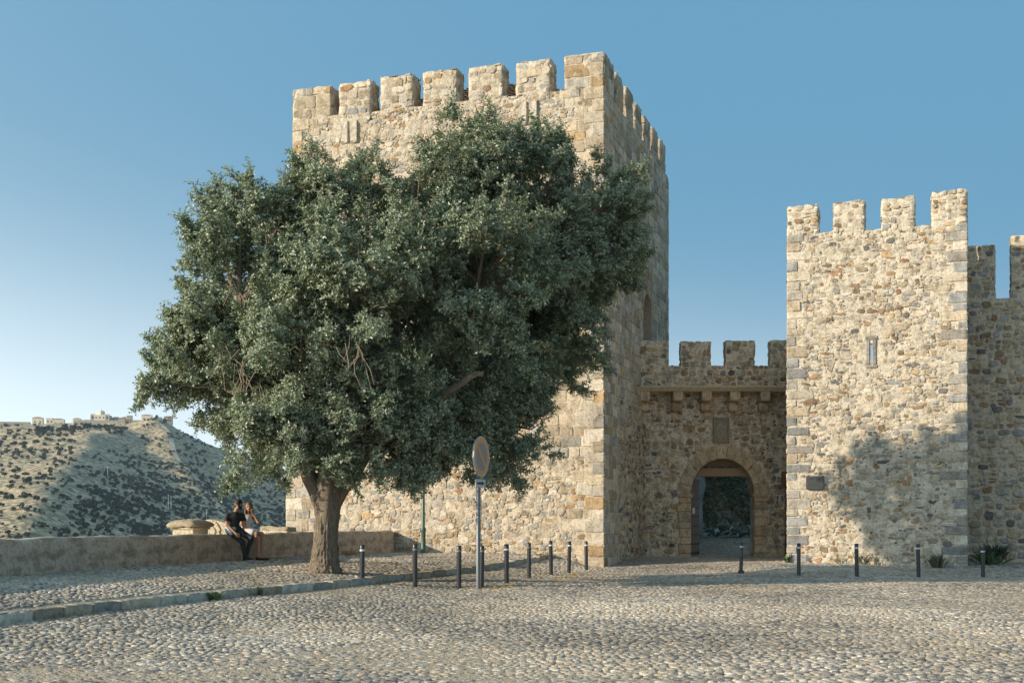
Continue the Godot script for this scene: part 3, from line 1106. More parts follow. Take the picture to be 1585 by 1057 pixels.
	for k in 6:
		merlon(o, -W, -W + 0.7, top, 17.55, -2.9 - k * 1.6, -1.8 - k * 1.6, false, MIX_KEEP, mort, false, 0.3)
	# hipped roof of curved tiles
	var rb := Vector3(-W * 0.5, 0, -D * 0.5)
	var half := 4.9
	var y0 := 16.6
	var apex := 19.15
	st = new_st()
	var cs := [rb + Vector3(-half, y0, half), rb + Vector3(half, y0, half), rb + Vector3(half, y0, -half), rb + Vector3(-half, y0, -half)]
	var ap := rb + Vector3(0, apex, 0)
	for i in 4:
		tri(st, cs[i], ap, cs[(i + 1) % 4])
	var tile := stone_mat("roof_tile", lin(0.33, 0.19, 0.11), 0.9, 2.0)
	var rf := part("roof", flat_mesh(st), tile, o)
	st = new_st()
	for i in 4:
		var a: Vector3 = cs[i]
		var b: Vector3 = cs[(i + 1) % 4]
		var n := 34
		for k in n:
			var t := (k + 0.5) / n
			var p := a.lerp(b, t)
			var inn := (rb + Vector3(0, y0, 0) - (a + b) * 0.5)
			var f := 1.0 - absf(t - 0.5) * 2.0
			var e := p + inn * f + Vector3(0, (apex - y0) * f, 0)
			var segs := maxi(1, int(f * 12))
			for s in segs:
				var q0 := p.lerp(e, float(s) / segs) + Vector3(rnd(-0.015, 0.015), 0.03, 0)
				var q1 := p.lerp(e, (s + 1.06) / segs) + Vector3(rnd(-0.015, 0.015), 0.0, 0)
				tube(st, [q0, q1], [0.11, 0.085], 6, false)
	var rt := part("roof_tiles", smooth_mesh(st), tile, rf)
	rt.set_meta("kind", "stuff")

func build_gate() -> void:
	var o := thing("gate_wall", "crenellated wall with a round arched gateway between keep and smaller tower", "wall", Vector3(8.28, 0, -48.4))
	var mort := mortar_mat("mortar_gate", lin(0.72, 0.61, 0.47))
	var a := 1.24
	var rise := 1.39
	var spr := 2.69
	var gy := 0.1
	var xl := -3.6
	var xr := 3.3
	var th := 1.4
	var st := new_st()
	var F := Transform3D.IDENTITY
	var ca := a + 0.26
	var cr := rise + 0.28
	var top := 6.75
	rect_sheet(st, F, xl, -ca, gy - 1.0, top, 0.2, 0.05)
	rect_sheet(st, F, ca, xr, gy - 1.0, top, 0.2, 0.05)
	sheet(st, F, -ca, ca, func(u): return spr + cr * sqrt(maxf(0.0, 1.0 - pow(u / ca, 2.0))), func(_u): return top, 24, 16, 0.04)
	# inner face and passage
	var ia := a + 0.12
	var ir := rise + 0.12
	var Bk := Transform3D(Basis(Vector3(-1, 0, 0), Vector3(0, 1, 0), Vector3(0, 0, -1)), Vector3(0, 0, -th))
	rect_sheet(st, Bk, -xr, -ia, gy - 1.0, top, 0.4, 0.03)
	rect_sheet(st, Bk, ia, -xl, gy - 1.0, top, 0.4, 0.03)
	sheet(st, Bk, -ia, ia, func(u): return spr + ir * sqrt(maxf(0.0, 1.0 - pow(u / ia, 2.0))), func(_u): return top, 16, 8, 0.03)
	var prev := Vector2(-ia, gy - 1.0)
	for i in 18:
		var q := Vector2(ia, gy - 1.0)
		if i < 17:
			var an := PI - PI * i / 16.0
			q = Vector2(ia * cos(an), spr + ir * sin(an))
		quad(st, Vector3(prev.x, prev.y, -0.4), Vector3(q.x, q.y, -0.4), Vector3(q.x, q.y, -th), Vector3(prev.x, prev.y, -th))
		prev = q
	rect_sheet(st, Transform3D(Basis(Vector3(1, 0, 0), Vector3(0, 0, -1), Vector3(0, 1, 0)), Vector3(0, top, 0)), xl, xr, 0.0, th, 0.4, 0.02)
	part("wall", smooth_mesh(st), mort, o)
	# arch stones
	var dressed := [stone_mat("dressed_a", lin(0.60, 0.46, 0.31)), stone_mat("dressed_b", lin(0.54, 0.41, 0.27)), stone_mat("dressed_c", lin(0.49, 0.40, 0.29)), stone_mat("dressed_d", lin(0.63, 0.50, 0.35))]
	rng.seed = 8
	var angs := [0.0]
	for i in 13:
		angs.append(angs[-1] + rnd(0.8, 1.2))
	for i in 13:
		var t0: float = PI - PI * angs[i] / angs[-1] - 0.006
		var t1: float = PI - PI * angs[i + 1] / angs[-1] + 0.006
		st = new_st()
		var oa := a + rnd(0.48, 0.58)
		var orr := rise + rnd(0.5, 0.6)
		var zf := rnd(0.035, 0.06)
		var ring := []
		for s in 4:
			var t := lerpf(t0, t1, s / 3.0)
			ring.append([Vector3(a * cos(t), spr + rise * sin(t), 0), Vector3(oa * cos(t), spr + orr * sin(t), 0), Vector3((a + 0.02) * cos(t), spr + (rise + 0.02) * sin(t), 0), Vector3((oa - 0.03) * cos(t), spr + (orr - 0.03) * sin(t), 0)])
		var zb := Vector3(0, 0, -0.42)
		for s in 3:
			var p: Array = ring[s]
			var q: Array = ring[s + 1]
			var z1 := Vector3(0, 0, zf - 0.02)
			var z2 := Vector3(0, 0, zf)
			quad(st, p[2] + z2, p[3] + z2, q[3] + z2, q[2] + z2)
			quad(st, p[0] + z1, p[2] + z2, q[2] + z2, q[0] + z1)
			quad(st, p[3] + z2, p[1] + z1, q[1] + z1, q[3] + z2)
			quad(st, p[0] + zb, p[0] + z1, q[0] + z1, q[0] + zb)
			quad(st, p[1] + z1, p[1] + zb, q[1] + zb, q[1] + z1)
		for e in [ring[0], ring[3]]:
			quad(st, e[0] + zb, e[1] + zb, e[1] + Vector3(0, 0, zf - 0.02), e[0] + Vector3(0, 0, zf - 0.02))
		part("voussoir", flat_mesh(st), dressed[rng.randi() % 4], o)
	# jambs and imposts
	for s in [-1.0, 1.0]:
		var y := gy - 0.1
		var odd: bool = s > 0.0
		while y < spr - 0.16:
			var h := rnd(0.26, 0.42)
			if y + h > spr - 0.25:
				h = spr - 0.12 - y
			var w := rnd(0.46, 0.54) if odd else rnd(0.5, 0.78)
			odd = not odd
			part("jamb_block", box_mesh(Vector3(w, h - 0.012, 0.48), 0.022, Vector3(s * (a + w * 0.5), y + h * 0.5, -0.18 + rnd(0.0, 0.02))), dressed[rng.randi() % 4], o)
			y += h
		st = new_st()
		bevel_box(st, Transform3D(Basis.IDENTITY, Vector3(s * (a + 0.22), spr - 0.09, -0.15)), Vector3(0.56, 0.06, 0.52), 0.015)
		bevel_box(st, Transform3D(Basis.IDENTITY, Vector3(s * (a + 0.23), spr - 0.03, -0.14)), Vector3(0.62, 0.055, 0.56), 0.015)
		part("impost", flat_mesh(st), dressed[0], o)
	# timber over the opening
	var wood := wood_mat("beam_wood", lin(0.40, 0.27, 0.165))
	part("beam", box_mesh(Vector3(2.44, 0.34, 0.2), 0.02, Vector3(0, 3.575, -0.62)), wood, o)
	part("beam", box_mesh(Vector3(2.3, 0.36, 0.14), 0.02, Vector3(0, 3.99, -0.68)), wood_mat("beam_dark", lin(0.27, 0.18, 0.11)), o)
	# open door leaf: boards and iron straps
	var dl := Node3D.new()
	dl.name = "door"
	o.add_child(dl, true)
	dl.position = Vector3(-1.22, 0.0, -0.55)
	dl.rotation_degrees.y = 64.0
	for i in 4:
		part("board", box_mesh(Vector3(0.285, 3.1, 0.07), 0.008, Vector3(0.15 + i * 0.29, 1.78, 0)), wood_mat("door_wood", lin(0.25, 0.165, 0.10)), dl)
	for i in 9:
		part("strap", box_mesh(Vector3(1.19, 0.075, 0.1), 0.006, Vector3(0.59, 0.36 + i * 0.365, 0)), plain_mat("iron", lin(0.012, 0.012, 0.013), 0.55, 0.6), dl)
	part("notice_box", box_mesh(Vector3(0.22, 0.24, 0.05), 0.006, Vector3(0.3, 2.05, 0.07)), plain_mat("white_box", lin(0.62, 0.62, 0.6), 0.5), dl)
	# cornice, corbels
	part("cornice", cornice_mesh(xl, xr), stone_mat("cornice", lin(0.55, 0.45, 0.31)), o)
	for c in [-3.13, -1.83, -0.72, 0.38, 1.56]:
		st = new_st()
		bevel_box(st, Transform3D(Basis.IDENTITY, Vector3(c, 6.47, 0.28)), Vector3(0.40, 0.38, 0.86), 0.05)
		bevel_box(st, Transform3D(Basis.IDENTITY, Vector3(c, 6.10, 0.13)), Vector3(0.38, 0.38, 0.55), 0.07)
		part("corbel", flat_mesh(st), dressed[rng.randi() % 4], o)
	# parapet carried by the corbels
	st = new_st()
	rough_block(st, Vector3(-3.45, 6.84, 0.16), Vector3(2.75, 7.64, 0.66), 0.2, 0.04)
	part("parapet", smooth_mesh(st), mort, o)
	var pl := courses(Transform3D(Basis.IDENTITY, Vector3(0, 0, 0.66)), -3.45, 2.75, 6.88, 7.64, 0.15, 0.3, 0.8, 1.9, false, MIX_GATE, anywhere, {"proud": 0.045, "gap": 0.02, "skip": 0.03})
	for m in [[-3.45, -2.24], [-1.72, -0.57], [0.01, 1.13], [1.75, 2.75]]:
		merlon(o, m[0], m[1], 7.64, 8.6, 0.16, 0.66, false, MIX_GATE, mort, true, 0.18)
	# rubble
	var keep := func(u: float, v: float, w: float, h: float) -> bool:
		if v < spr:
			if absf(u) < a + 0.62:
				return false
		elif pow(u / (a + 0.62), 2.0) + pow((v - spr) / (rise + 0.66), 2.0) < 1.0:
			return false
		if absf(u + 0.07) < 0.48 and v > 4.6 and v < 5.85:
			return false
		return v + h * 0.5 < 6.75
	pl += courses(F, -3.3, 3.1, gy - 0.1, 6.7, 0.13, 0.30, 0.8, 1.9, false, MIX_GATE, keep, {"proud": 0.04, "gap": 0.025, "skip": 0.06})
	pl += courses(F, -3.3, 3.1, gy - 0.1, 6.7, 0.07, 0.14, 0.8, 1.9, false, MIX_GATE, keep, {"proud": 0.03, "gap": 0.012, "skip": 0.5})
	lay(pl, o, 230, "stone", func(s): return s.a if s.u < 2.9 else 0.0)
	# carved panel
	var pn := part("carved_panel", box_mesh(Vector3(0.62, 1.0, 0.1), 0.015, Vector3(-0.07, 5.2, 0.04)), stone_mat("panel_stone", lin(0.30, 0.26, 0.20)), o)
	st = new_st()
	for k in 12:
		var t0 := TAU * k / 12.0
		var t1 := TAU * (k + 1) / 12.0
		var sh := func(t: float) -> Vector3: return Vector3(-0.07 + 0.2 * cos(t), 5.2 + (0.26 if sin(t) > 0.0 else 0.34) * (signf(sin(t)) * sqrt(absf(sin(t)))) , 0.1)
		tri(st, Vector3(-0.07, 5.2, 0.14), sh.call(t1), sh.call(t0))
		quad(st, sh.call(t0), sh.call(t1), sh.call(t1) - Vector3(0, 0, 0.04), sh.call(t0) - Vector3(0, 0, 0.04))
	part("shield", flat_mesh(st), stone_mat("panel_shield", lin(0.34, 0.29, 0.22)), pn)
	for s in [[0.0, 0.47, 0.62, 0.06], [0.0, -0.47, 0.62, 0.06], [-0.28, 0.0, 0.06, 0.88], [0.28, 0.0, 0.06, 0.88]]:
		part("frame", box_mesh(Vector3(s[2], s[3], 0.06), 0.012, Vector3(-0.07 + s[0], 5.2 + s[1], 0.105)), stone_mat("panel_stone", lin(0.30, 0.26, 0.20)), pn)
	# rusty cabinet and pipe against the smaller tower
	var cb := thing("meter_box", "rust brown box with a pipe on the gate wall by the smaller tower", "box", Vector3(10.66, 0, -48.15))
	part("case", box_mesh(Vector3(0.2, 0.55, 0.3), 0.01, Vector3(0, 3.3, 0)), plain_mat("rust_box", lin(0.16, 0.075, 0.035), 0.8), cb)
	st = new_st()
	tube(st, [Vector3(0.02, 0.1, 0.05), Vector3(0.02, 3.05, 0.05)], [0.03, 0.03], 8)
	part("pipe", smooth_mesh(st), plain_mat("rust_pipe", lin(0.12, 0.09, 0.07), 0.7), cb)

func cornice_mesh(xl: float, xr: float) -> ArrayMesh:
	var st := new_st()
	var prof := [Vector2(-0.1, 6.66), Vector2(0.66, 6.66), Vector2(0.70, 6.70), Vector2(0.72, 6.76), Vector2(0.77, 6.78), Vector2(0.79, 6.82), Vector2(0.78, 6.86), Vector2(0.70, 6.88), Vector2(-0.1, 6.88)]
	var n := 30
	for i in n:
		for k in prof.size() - 1:
			var x0 := lerpf(xl + 0.15, xr - 0.55, float(i) / n)
			var x1 := lerpf(xl + 0.15, xr - 0.55, float(i + 1) / n)
			var p: Vector2 = prof[k]
			var q: Vector2 = prof[k + 1]
			quad(st, wob(Vector3(x0, p.y, p.x), 0.02), wob(Vector3(x1, p.y, p.x), 0.02), wob(Vector3(x1, q.y, q.x), 0.02), wob(Vector3(x0, q.y, q.x), 0.02))
	return smooth_mesh(st)

func wood_mat(key: String, c: Color) -> StandardMaterial3D:
	if mats.has(key):
		return mats[key]
	var m := StandardMaterial3D.new()
	m.resource_name = key
	m.albedo_color = c
	m.roughness = 0.8
	m.albedo_texture = noise_tex("wood", 0.03, 5, [[0.0, lin(0.5, 0.46, 0.42)], [0.5, lin(0.9, 0.88, 0.85)], [1.0, lin(1, 1, 1)]])
	m.uv1_triplanar = true
	m.uv1_scale = Vector3(0.4, 2.5, 2.5) if key == "beam_wood" or key == "beam_dark" else Vector3(3.0, 0.3, 3.0)
	mats[key] = m
	return m

func build_tower() -> void:
	var o := thing("square_tower", "pale rubble tower with four merlons and a narrow slit beside the gateway", "tower", Vector3(9.61, 0, -43.0), TURN)
	var W := 5.89
	var D := 6.0
	var top := 11.59
	var mort := mortar_mat("mortar_tower", lin(0.66, 0.595, 0.485))
	var st := new_st()
	# the slit is a real opening through the front
	rect_sheet(st, Transform3D.IDENTITY, 0.0, 2.765, -1.0, top, 0.19, 0.05)
	rect_sheet(st, Transform3D.IDENTITY, 2.855, W, -1.0, top, 0.19, 0.05)
	rect_sheet(st, Transform3D.IDENTITY, 2.765, 2.855, -1.0, 7.1, 0.2, 0.04)
	rect_sheet(st, Transform3D.IDENTITY, 2.765, 2.855, 7.68, top, 0.2, 0.04)
	rect_sheet(st, Transform3D(SIDE, Vector3(W, 0, 0)), 0.0, D, -1.0, top, 0.4, 0.05)
	rect_sheet(st, Transform3D(Basis(Vector3(0, 0, 1), Vector3(0, 1, 0), Vector3(-1, 0, 0)), Vector3(0, 0, -D)), 0.0, D, -1.0, top, 0.4, 0.05)
	# open-backed above the rampart, so that sky shows through the slit
	rect_sheet(st, Transform3D(Basis(Vector3(-1, 0, 0), Vector3(0, 1, 0), Vector3(0, 0, -1)), Vector3(W, 0, -D)), 0.0, W, -1.0, 5.5, 0.5, 0.03)
	rect_sheet(st, Transform3D(Basis(Vector3(1, 0, 0), Vector3(0, 0, -1), Vector3(0, 1, 0)), Vector3(0, 5.5, 0)), 0.0, W, 0.0, D, 0.5, 0.02)
	rect_sheet(st, Transform3D(Basis(Vector3(-1, 0, 0), Vector3(0, 1, 0), Vector3(0, 0, -1)), Vector3(W, 0, -0.7)), 0.0, 2.9, 5.5, top, 0.4, 0.02)
	rect_sheet(st, Transform3D(Basis(Vector3(-1, 0, 0), Vector3(0, 1, 0), Vector3(0, 0, -1)), Vector3(W, 0, -0.7)), 3.3, W, 5.5, top, 0.4, 0.02)
	rect_sheet(st, Transform3D(Basis(Vector3(-1, 0, 0), Vector3(0, 1, 0), Vector3(0, 0, -1)), Vector3(W, 0, -0.7)), 2.9, 3.3, 5.5, 7.0, 0.4, 0.02)
	rect_sheet(st, Transform3D(Basis(Vector3(-1, 0, 0), Vector3(0, 1, 0), Vector3(0, 0, -1)), Vector3(W, 0, -0.7)), 2.9, 3.3, 7.75, top, 0.4, 0.02)
	rect_sheet(st, Transform3D(Basis(Vector3(1, 0, 0), Vector3(0, 0, -1), Vector3(0, 1, 0)), Vector3(0, top, 0)), 0.0, W, 0.0, 0.7, 0.3, 0.03)
	part("wall", smooth_mesh(st), mort, o)
	for s in [-1, 1]:
		part("slit_jamb", box_mesh(Vector3(0.12, 0.86, 0.62), 0.015, Vector3(2.81 + s * 0.105, 7.39, -0.28)), tone_mat("grey", 0), o)
	part("slit_lintel", box_mesh(Vector3(0.42, 0.13, 0.5), 0.02, Vector3(2.82, 7.88, -0.22)), tone_mat("grey", 0), o)
	part("slit_sill", box_mesh(Vector3(0.4, 0.1, 0.5), 0.02, Vector3(2.82, 6.91, -0.22)), tone_mat("grey", 1), o)
	rng.seed = 31
	var slit := func(u: float, v: float, w: float) -> bool: return absf(u - 2.81) < 0.26 + w * 0.5 and v > 6.75 and v < 8.05
	var list := []
	var v := -0.1
	var odd := false
	while v < top - 0.1:
		var h := rnd(0.24, 0.4)
		for e in [0, 1]:
			var w := (rnd(0.55, 0.95) if odd == (e == 0) else rnd(0.3, 0.48))
			var cu: float = w * 0.5 - 0.02 if e == 0 else W - w * 0.5 + 0.02
			list.append({"t": Transform3D(Basis.from_scale(Vector3(w, h - 0.03, 0.034)), Vector3(cu, v + h * 0.5, 0.0)), "sq": true, "tone": MIX_QUOIN[rng.randi() % MIX_QUOIN.size()], "sh": rng.randi() % 3, "k": rng.randi(), "a": w * h * 1.4, "u": cu, "v": v})
		odd = not odd
		v += h
	list += courses(Transform3D.IDENTITY, 0.25, W - 0.25, -0.1, top, 0.12, 0.26, 0.8, 2.3, false, MIX_TOWER, func(u, vv, w, h): return not slit.call(u, vv, w) and u > 0.55 and u < W - 0.6, {"proud": 0.024, "gap": 0.018, "skip": 0.07})
	list += courses(Transform3D.IDENTITY, 0.4, W - 0.4, -0.1, top, 0.06, 0.13, 0.8, 1.9, false, MIX_TOWER, func(u, vv, w, h): return not slit.call(u, vv, w), {"proud": 0.018, "gap": 0.012, "skip": 0.4})
	lay(list, o, 240)
	# flank facings
	for s in [0, 1]:
		var F := Transform3D(Basis(Vector3(0, 0, 1), Vector3(0, 1, 0), Vector3(-1, 0, 0)), Vector3(0, 0, -D)) if s == 0 else Transform3D(SIDE, Vector3(W, 0, 0))
		var fl := courses(F, 0.0, D, 0.0, top, 0.2, 0.36, 0.9, 2.2, false, MIX_WALL, anywhere, {"proud": 0.045, "gap": 0.03, "skip": 0.06, "flush": true})
		for q in fl:
			q.a = 0.0
		lay(fl, o, 0)
	for m in [[0.0, 1.05, 12.58], [1.55, 2.6, 12.6], [3.15, 4.23, 12.6], [4.77, 5.89, 12.64]]:
		merlon(o, m[0], m[1], top, m[2], -0.7, 0.0, false, MIX_TOWER, mort, true, 0.15)
	for k in 3:
		merlon(o, W - 0.6, W, top, 12.6, -2.5 - k * 1.6, -1.45 - k * 1.6, false, MIX_TOWER, mort, false, 0.2)
		merlon(o, 0.0, 0.6, top, 12.6, -2.5 - k * 1.6, -1.45 - k * 1.6, false, MIX_TOWER, mort, false, 0.2)
	# plaque
	var p := thing("wall_plaque", "dark grey inscribed plaque fixed low on the smaller tower", "plaque", o.transform * Vector3(0.95, 2.96, 0.09), TURN)
	part("plate", box_mesh(Vector3(0.6, 0.46, 0.14), 0.012), plain_mat("plaque_stone", lin(0.05, 0.049, 0.049), 0.5), p)
	for q in [[-0.13, 0.13, 0.14, 0.07], [0.10, 0.11, 0.12, 0.10]]:
		part("relief", box_mesh(Vector3(q[2], q[3], 0.02), 0.004, Vector3(q[0], q[1], 0.072)), plain_mat("plaque_relief", lin(0.033, 0.032, 0.032), 0.5), p)
	for k in 5:
		part("engraved_line", box_mesh(Vector3(0.44 - 0.05 * (k % 2), 0.012, 0.006), 0.002, Vector3(-0.02, 0.0 - k * 0.04, 0.071)), plain_mat("plaque_relief", lin(0.033, 0.032, 0.032), 0.5), p)

func build_curtain() -> void:
	var o := thing("curtain_wall", "shaded crenellated rubble wall running on behind the smaller tower", "wall", Vector3(17.04, 0, -46.0), TURN)
	var mort := mortar_mat("mortar_curtain", lin(0.60, 0.52, 0.41))
	var st := new_st()
	var x0 := -3.0
	var x1 := 9.0
	rough_block(st, Vector3(x0, -1.0, -1.2), Vector3(x1, 9.88, 0.0), 0.22, 0.06)
	part("wall", smooth_mesh(st), mort, o)
	rng.seed = 41
	var l := courses(Transform3D.IDENTITY, x0, x1, -0.1, 9.85, 0.15, 0.34, 0.8, 2.0, false, MIX_WALL, anywhere, {"proud": 0.055, "gap": 0.03, "skip": 0.08})
	lay(l, o, 240, "stone", func(s): return s.a if s.u > -0.4 and s.u < 2.0 else 0.0)
	for m in [[-2.5, -1.3, 11.8], [-0.6, 0.93, 11.83], [1.48, 2.9, 12.12], [3.4, 4.9, 12.1], [5.4, 6.9, 12.1], [7.4, 8.9, 12.1]]:
		merlon(o, m[0], m[1], 9.88, m[2], -0.6, 0.0, false, MIX_WALL, mort, m[0] > -1.0 and m[0] < 2.0, 0.18)

func build_parapet() -> void:
	# the low plastered wall: a swept profile with a rounded, worn top
	var o := thing("parapet_wall", "low stained brown plastered wall edging the cobbled pavement", "wall", Vector3(-9.2, 0, -22.0))
	var st := new_st()
	var T := 0.46
	var prof := [Vector2(0.03, -1.2), Vector2(0.03, 0.55), Vector2(0.015, 0.62), Vector2(0.0, 1.2), Vector2(-0.03, 1.265), Vector2(-0.09, 1.292), Vector2(-0.23, 1.302), Vector2(-0.37, 1.292), Vector2(-0.43, 1.26), Vector2(-T, 1.2), Vector2(-T, -1.2)]
	var n := 150
	var rings := []
	for i in n + 1:
		var d := lerpf(13.0, 44.25, float(i) / n)
		var c := Vector3(wall_x(d) + 9.2, 0, -(d - 22.0))
		var side := Vector3(0.976, 0, 0.218)
		var r := PackedVector3Array()
		for k in prof.size():
			var p: Vector2 = prof[k]
			r.append(wob(c + side * p.x + Vector3(0, p.y, 0), 0.045, 0.9))
		rings.append(r)
	for i in n:
		for k in prof.size() - 1:
			quad(st, rings[i][k], rings[i][k + 1], rings[i + 1][k + 1], rings[i + 1][k])
	var m := stone_mat("plaster", lin(0.58, 0.47, 0.37), 0.93, 0.8, false, 1.5)
	m.detail_enabled = true
	m.detail_blend_mode = BaseMaterial3D.BLEND_MODE_MUL
	m.detail_uv_layer = BaseMaterial3D.DETAIL_UV_2
	m.detail_albedo = noise_tex("stains", 0.014, 5, [[0.0, lin(0.42, 0.39, 0.36)], [0.3, lin(0.60, 0.57, 0.53)], [0.46, lin(0.93, 0.91, 0.88)], [0.7, lin(1, 1, 1)], [1.0, lin(1.0, 0.9, 0.76)]])
	m.uv2_triplanar = true
	m.uv2_world_triplanar = true
	m.uv2_scale = Vector3(0.22, 0.42, 0.22)
	part("wall", smooth_mesh(st), m, o)
	# carved stones standing on the terrace just behind the wall
	var cs := stone_mat("carved", lin(0.58, 0.50, 0.37), 0.95, 1.2, false, 2.5)
	var b := thing("carved_capstone", "carved stone pier top with a worn moulded cap behind the low wall", "stonework", Vector3(-8.13, 0, -31.2), -24.0)
	part("pier", box_mesh(Vector3(0.66, 1.9, 0.6), 0.02, Vector3(0, 0.5, 0)), cs, b)
	part("moulding", box_mesh(Vector3(0.74, 0.06, 0.68), 0.02, Vector3(0, 1.44, 0)), cs, b)
	st = new_st()
	var pf := [Vector2(0.0, 1.47), Vector2(0.42, 1.47), Vector2(0.45, 1.52), Vector2(0.40, 1.58), Vector2(0.28, 1.64), Vector2(0.1, 1.67), Vector2(0.0, 1.67)]
	for i in pf.size() - 1:
		for k in 4:
			var t0 := TAU * (k + 0.5) / 4.0
			var t1 := TAU * (k + 1.5) / 4.0
			for s in 5:
				var q := []
				for e in [[0, s], [1, s], [1, s + 1], [0, s + 1]]:
					var pr: Vector2 = pf[i + e[0]]
					var p0 := Vector3(cos(t0), 0, sin(t0)).lerp(Vector3(cos(t1), 0, sin(t1)), e[1] / 5.0) * pr.x * 1.36
					q.append(wob(Vector3(p0.x, pr.y, p0.z), 0.05, 5.0))
				quad(st, q[0], q[1], q[2], q[3])
	part("cap", smooth_mesh(st), stone_mat("cap_worn", lin(0.46, 0.38, 0.27), 0.95, 1.5, false, 4.0), b)
	# volute
	var vo := thing("carved_volute", "carved spiral stone scroll behind the low wall beside the seated pair", "stonework", Vector3(-7.85, 0, -32.9), -20.0)
	st = new_st()
	rough_block(st, Vector3(-0.6, -0.3, -0.26), Vector3(1.25, 1.29, 0.2), 0.2, 0.04)
	part("plinth", smooth_mesh(st), cs, vo)
	st = new_st()
	var outl := []
	for k in 19:
		var t := PI * 1.05 - PI * 1.1 * k / 18.0
		var r := 0.37
		if k <= 10:
			outl.append(Vector2(-0.12 + cos(t) * r, 1.30 + sin(t) * r))
		else:
			var s := (k - 10) / 8.0
			outl.append(Vector2(lerpf(0.02, 1.15, s), lerpf(1.66, 1.28, pow(s, 1.3))))
	for k in outl.size():
		var p: Vector2 = outl[k]
		var q: Vector2 = outl[(k + 1) % outl.size()]
		var c := Vector3(0.1, 1.3, 0.0)
		quad(st, wob(Vector3(p.x, p.y, 0.2), 0.03, 4.0), wob(Vector3(p.x, p.y, -0.26), 0.03, 4.0), wob(Vector3(q.x, q.y, -0.26), 0.03, 4.0), wob(Vector3(q.x, q.y, 0.2), 0.03, 4.0))
		tri(st, c + Vector3(0, 0, 0.2), Vector3(p.x, p.y, 0.2), Vector3(q.x, q.y, 0.2))
		tri(st, c - Vector3(0, 0, 0.26), Vector3(q.x, q.y, -0.26), Vector3(p.x, p.y, -0.26))
	part("scroll", flat_mesh(st), cs, vo)
	st = new_st()
	var sp := []
	var rr := []
	for k in 44:
		var t := k / 43.0
		var an := -0.4 + t * TAU * 1.9
		sp.append(Vector3(-0.12 + cos(an) * lerpf(0.34, 0.05, t), 1.33 + sin(an) * lerpf(0.34, 0.05, t), 0.2))
		rr.append(lerpf(0.05, 0.035, t))
	tube(st, sp, rr, 6)
	part("spiral", smooth_mesh(st), cs, vo)
	var sl := thing("carved_slab", "low weathered stone slab on the wall line against the keep", "stonework", Vector3(-7.15, 0, -36.4), -20.0)
	st = new_st()
	rough_block(st, Vector3(-0.35, 0.1, -0.3), Vector3(0.75, 1.34, 0.25), 0.15, 0.04)
	part("slab", smooth_mesh(st), cs, sl)
	st = new_st()
	rough_block(st, Vector3(-0.2, 1.34, -0.28), Vector3(0.72, 1.46, 0.2), 0.12, 0.07)
	part("top", smooth_mesh(st), mats["cap_worn"], sl)
	# terrace they stand on
	st = new_st()
	var q := []
	for p in [[13.0, -0.3], [13.0, -5.0], [47.0, -5.0], [47.0, -0.3]]:
		q.append(Vector3(wall_x(p[0]) + p[1], 0.35, -p[0]))
	quad(st, q[0], q[1], q[2], q[3])
	structure("terrace", flat_mesh(st), stone_mat("dry_land2", lin(0.30, 0.25, 0.15)), "narrow dry terrace on the far side of the low wall", "ground")

# ------------------------------------------------------------------ tree
const LOBES := [
	[-2.75, 4.65, -1.20, 1.6, 1.4], [-4.0, 5.2, -1.80, 0.9, 0.9], [-2.38, 7.14, -1.40, 1.56, 1.73], [-3.05, 5.88, -0.70, 0.9, 1.05], [-1.56, 8.88, -1.80, 1.16, 1.25],
	[-2.94, 8.68, -2.40, 0.76, 1.02], [0.07, 9.13, -1.50, 0.91, 1.40], [-0.40, 5.07, 0.60, 1.85, 1.69], [1.03, 6.38, 1.00, 1.97, 2.12], [2.12, 8.75, -0.60, 1.20, 1.44],
	[3.03, 9.82, -1.60, 1.32, 1.49], [4.10, 10.4, -2.20, 1.04, 1.1], [5.55, 10.15, -2.80, 1.00, 1.3], [7.15, 9.8, -3.80, 0.9, 1.2], [7.3, 8.5, -4.20, 0.85, 1.0],
	[6.11, 7.94, -3.80, 1.77, 2.03], [3.73, 7.19, 0.0, 2.04, 2.20], [4.35, 4.93, -3.80, 1.7, 1.55], [5.4, 5.85, -5.40, 1.25, 1.6], [2.55, 4.18, -1.40, 1.81, 1.40],
	[1.11, 3.70, 0.40, 1.70, 1.24], [-1.09, 3.62, -0.60, 1.52, 1.04], [-0.68, 7.5, -4.20, 2.33, 2.2], [1.73, 7.6, -5.40, 2.59, 2.3], [4.32, 8.1, -6.40, 2.29, 2.4],
	[-0.25, 3.2, 0.8, 1.1, 0.70], [1.0, 3.2, 0.8, 1.1, 0.70], [-1.3, 3.2, 0.7, 1.1, 0.75], [2.1, 3.1, -0.5, 1.2, 0.80], [3.0, 3.7, -1.7, 1.2, 0.9], [0.10, 3.0, 0.1, 1.05, 0.80], [1.55, 2.95, 0.0, 1.15, 0.80], [-1.35, 3.05, -0.2, 1.10, 0.80], [3.35, 3.05, -2.2, 1.35, 0.85], [4.6, 3.6, -3.4, 1.2, 1.0], [4.5, 4.3, -3.4, 1.2, 1.1], [6.9, 9.2, -6.0, 1.6, 1.9],
	[5.88, 7.67, -7.40, 1.76, 2.54], [0.35, 5.02, -4.60, 2.35, 1.72], [2.81, 5.38, -6.20, 2.27, 1.80], [-2.74, 5.64, -3.80, 1.59, 1.77], [4.31, 7.01, -8.20, 2.20, 2.40],
]

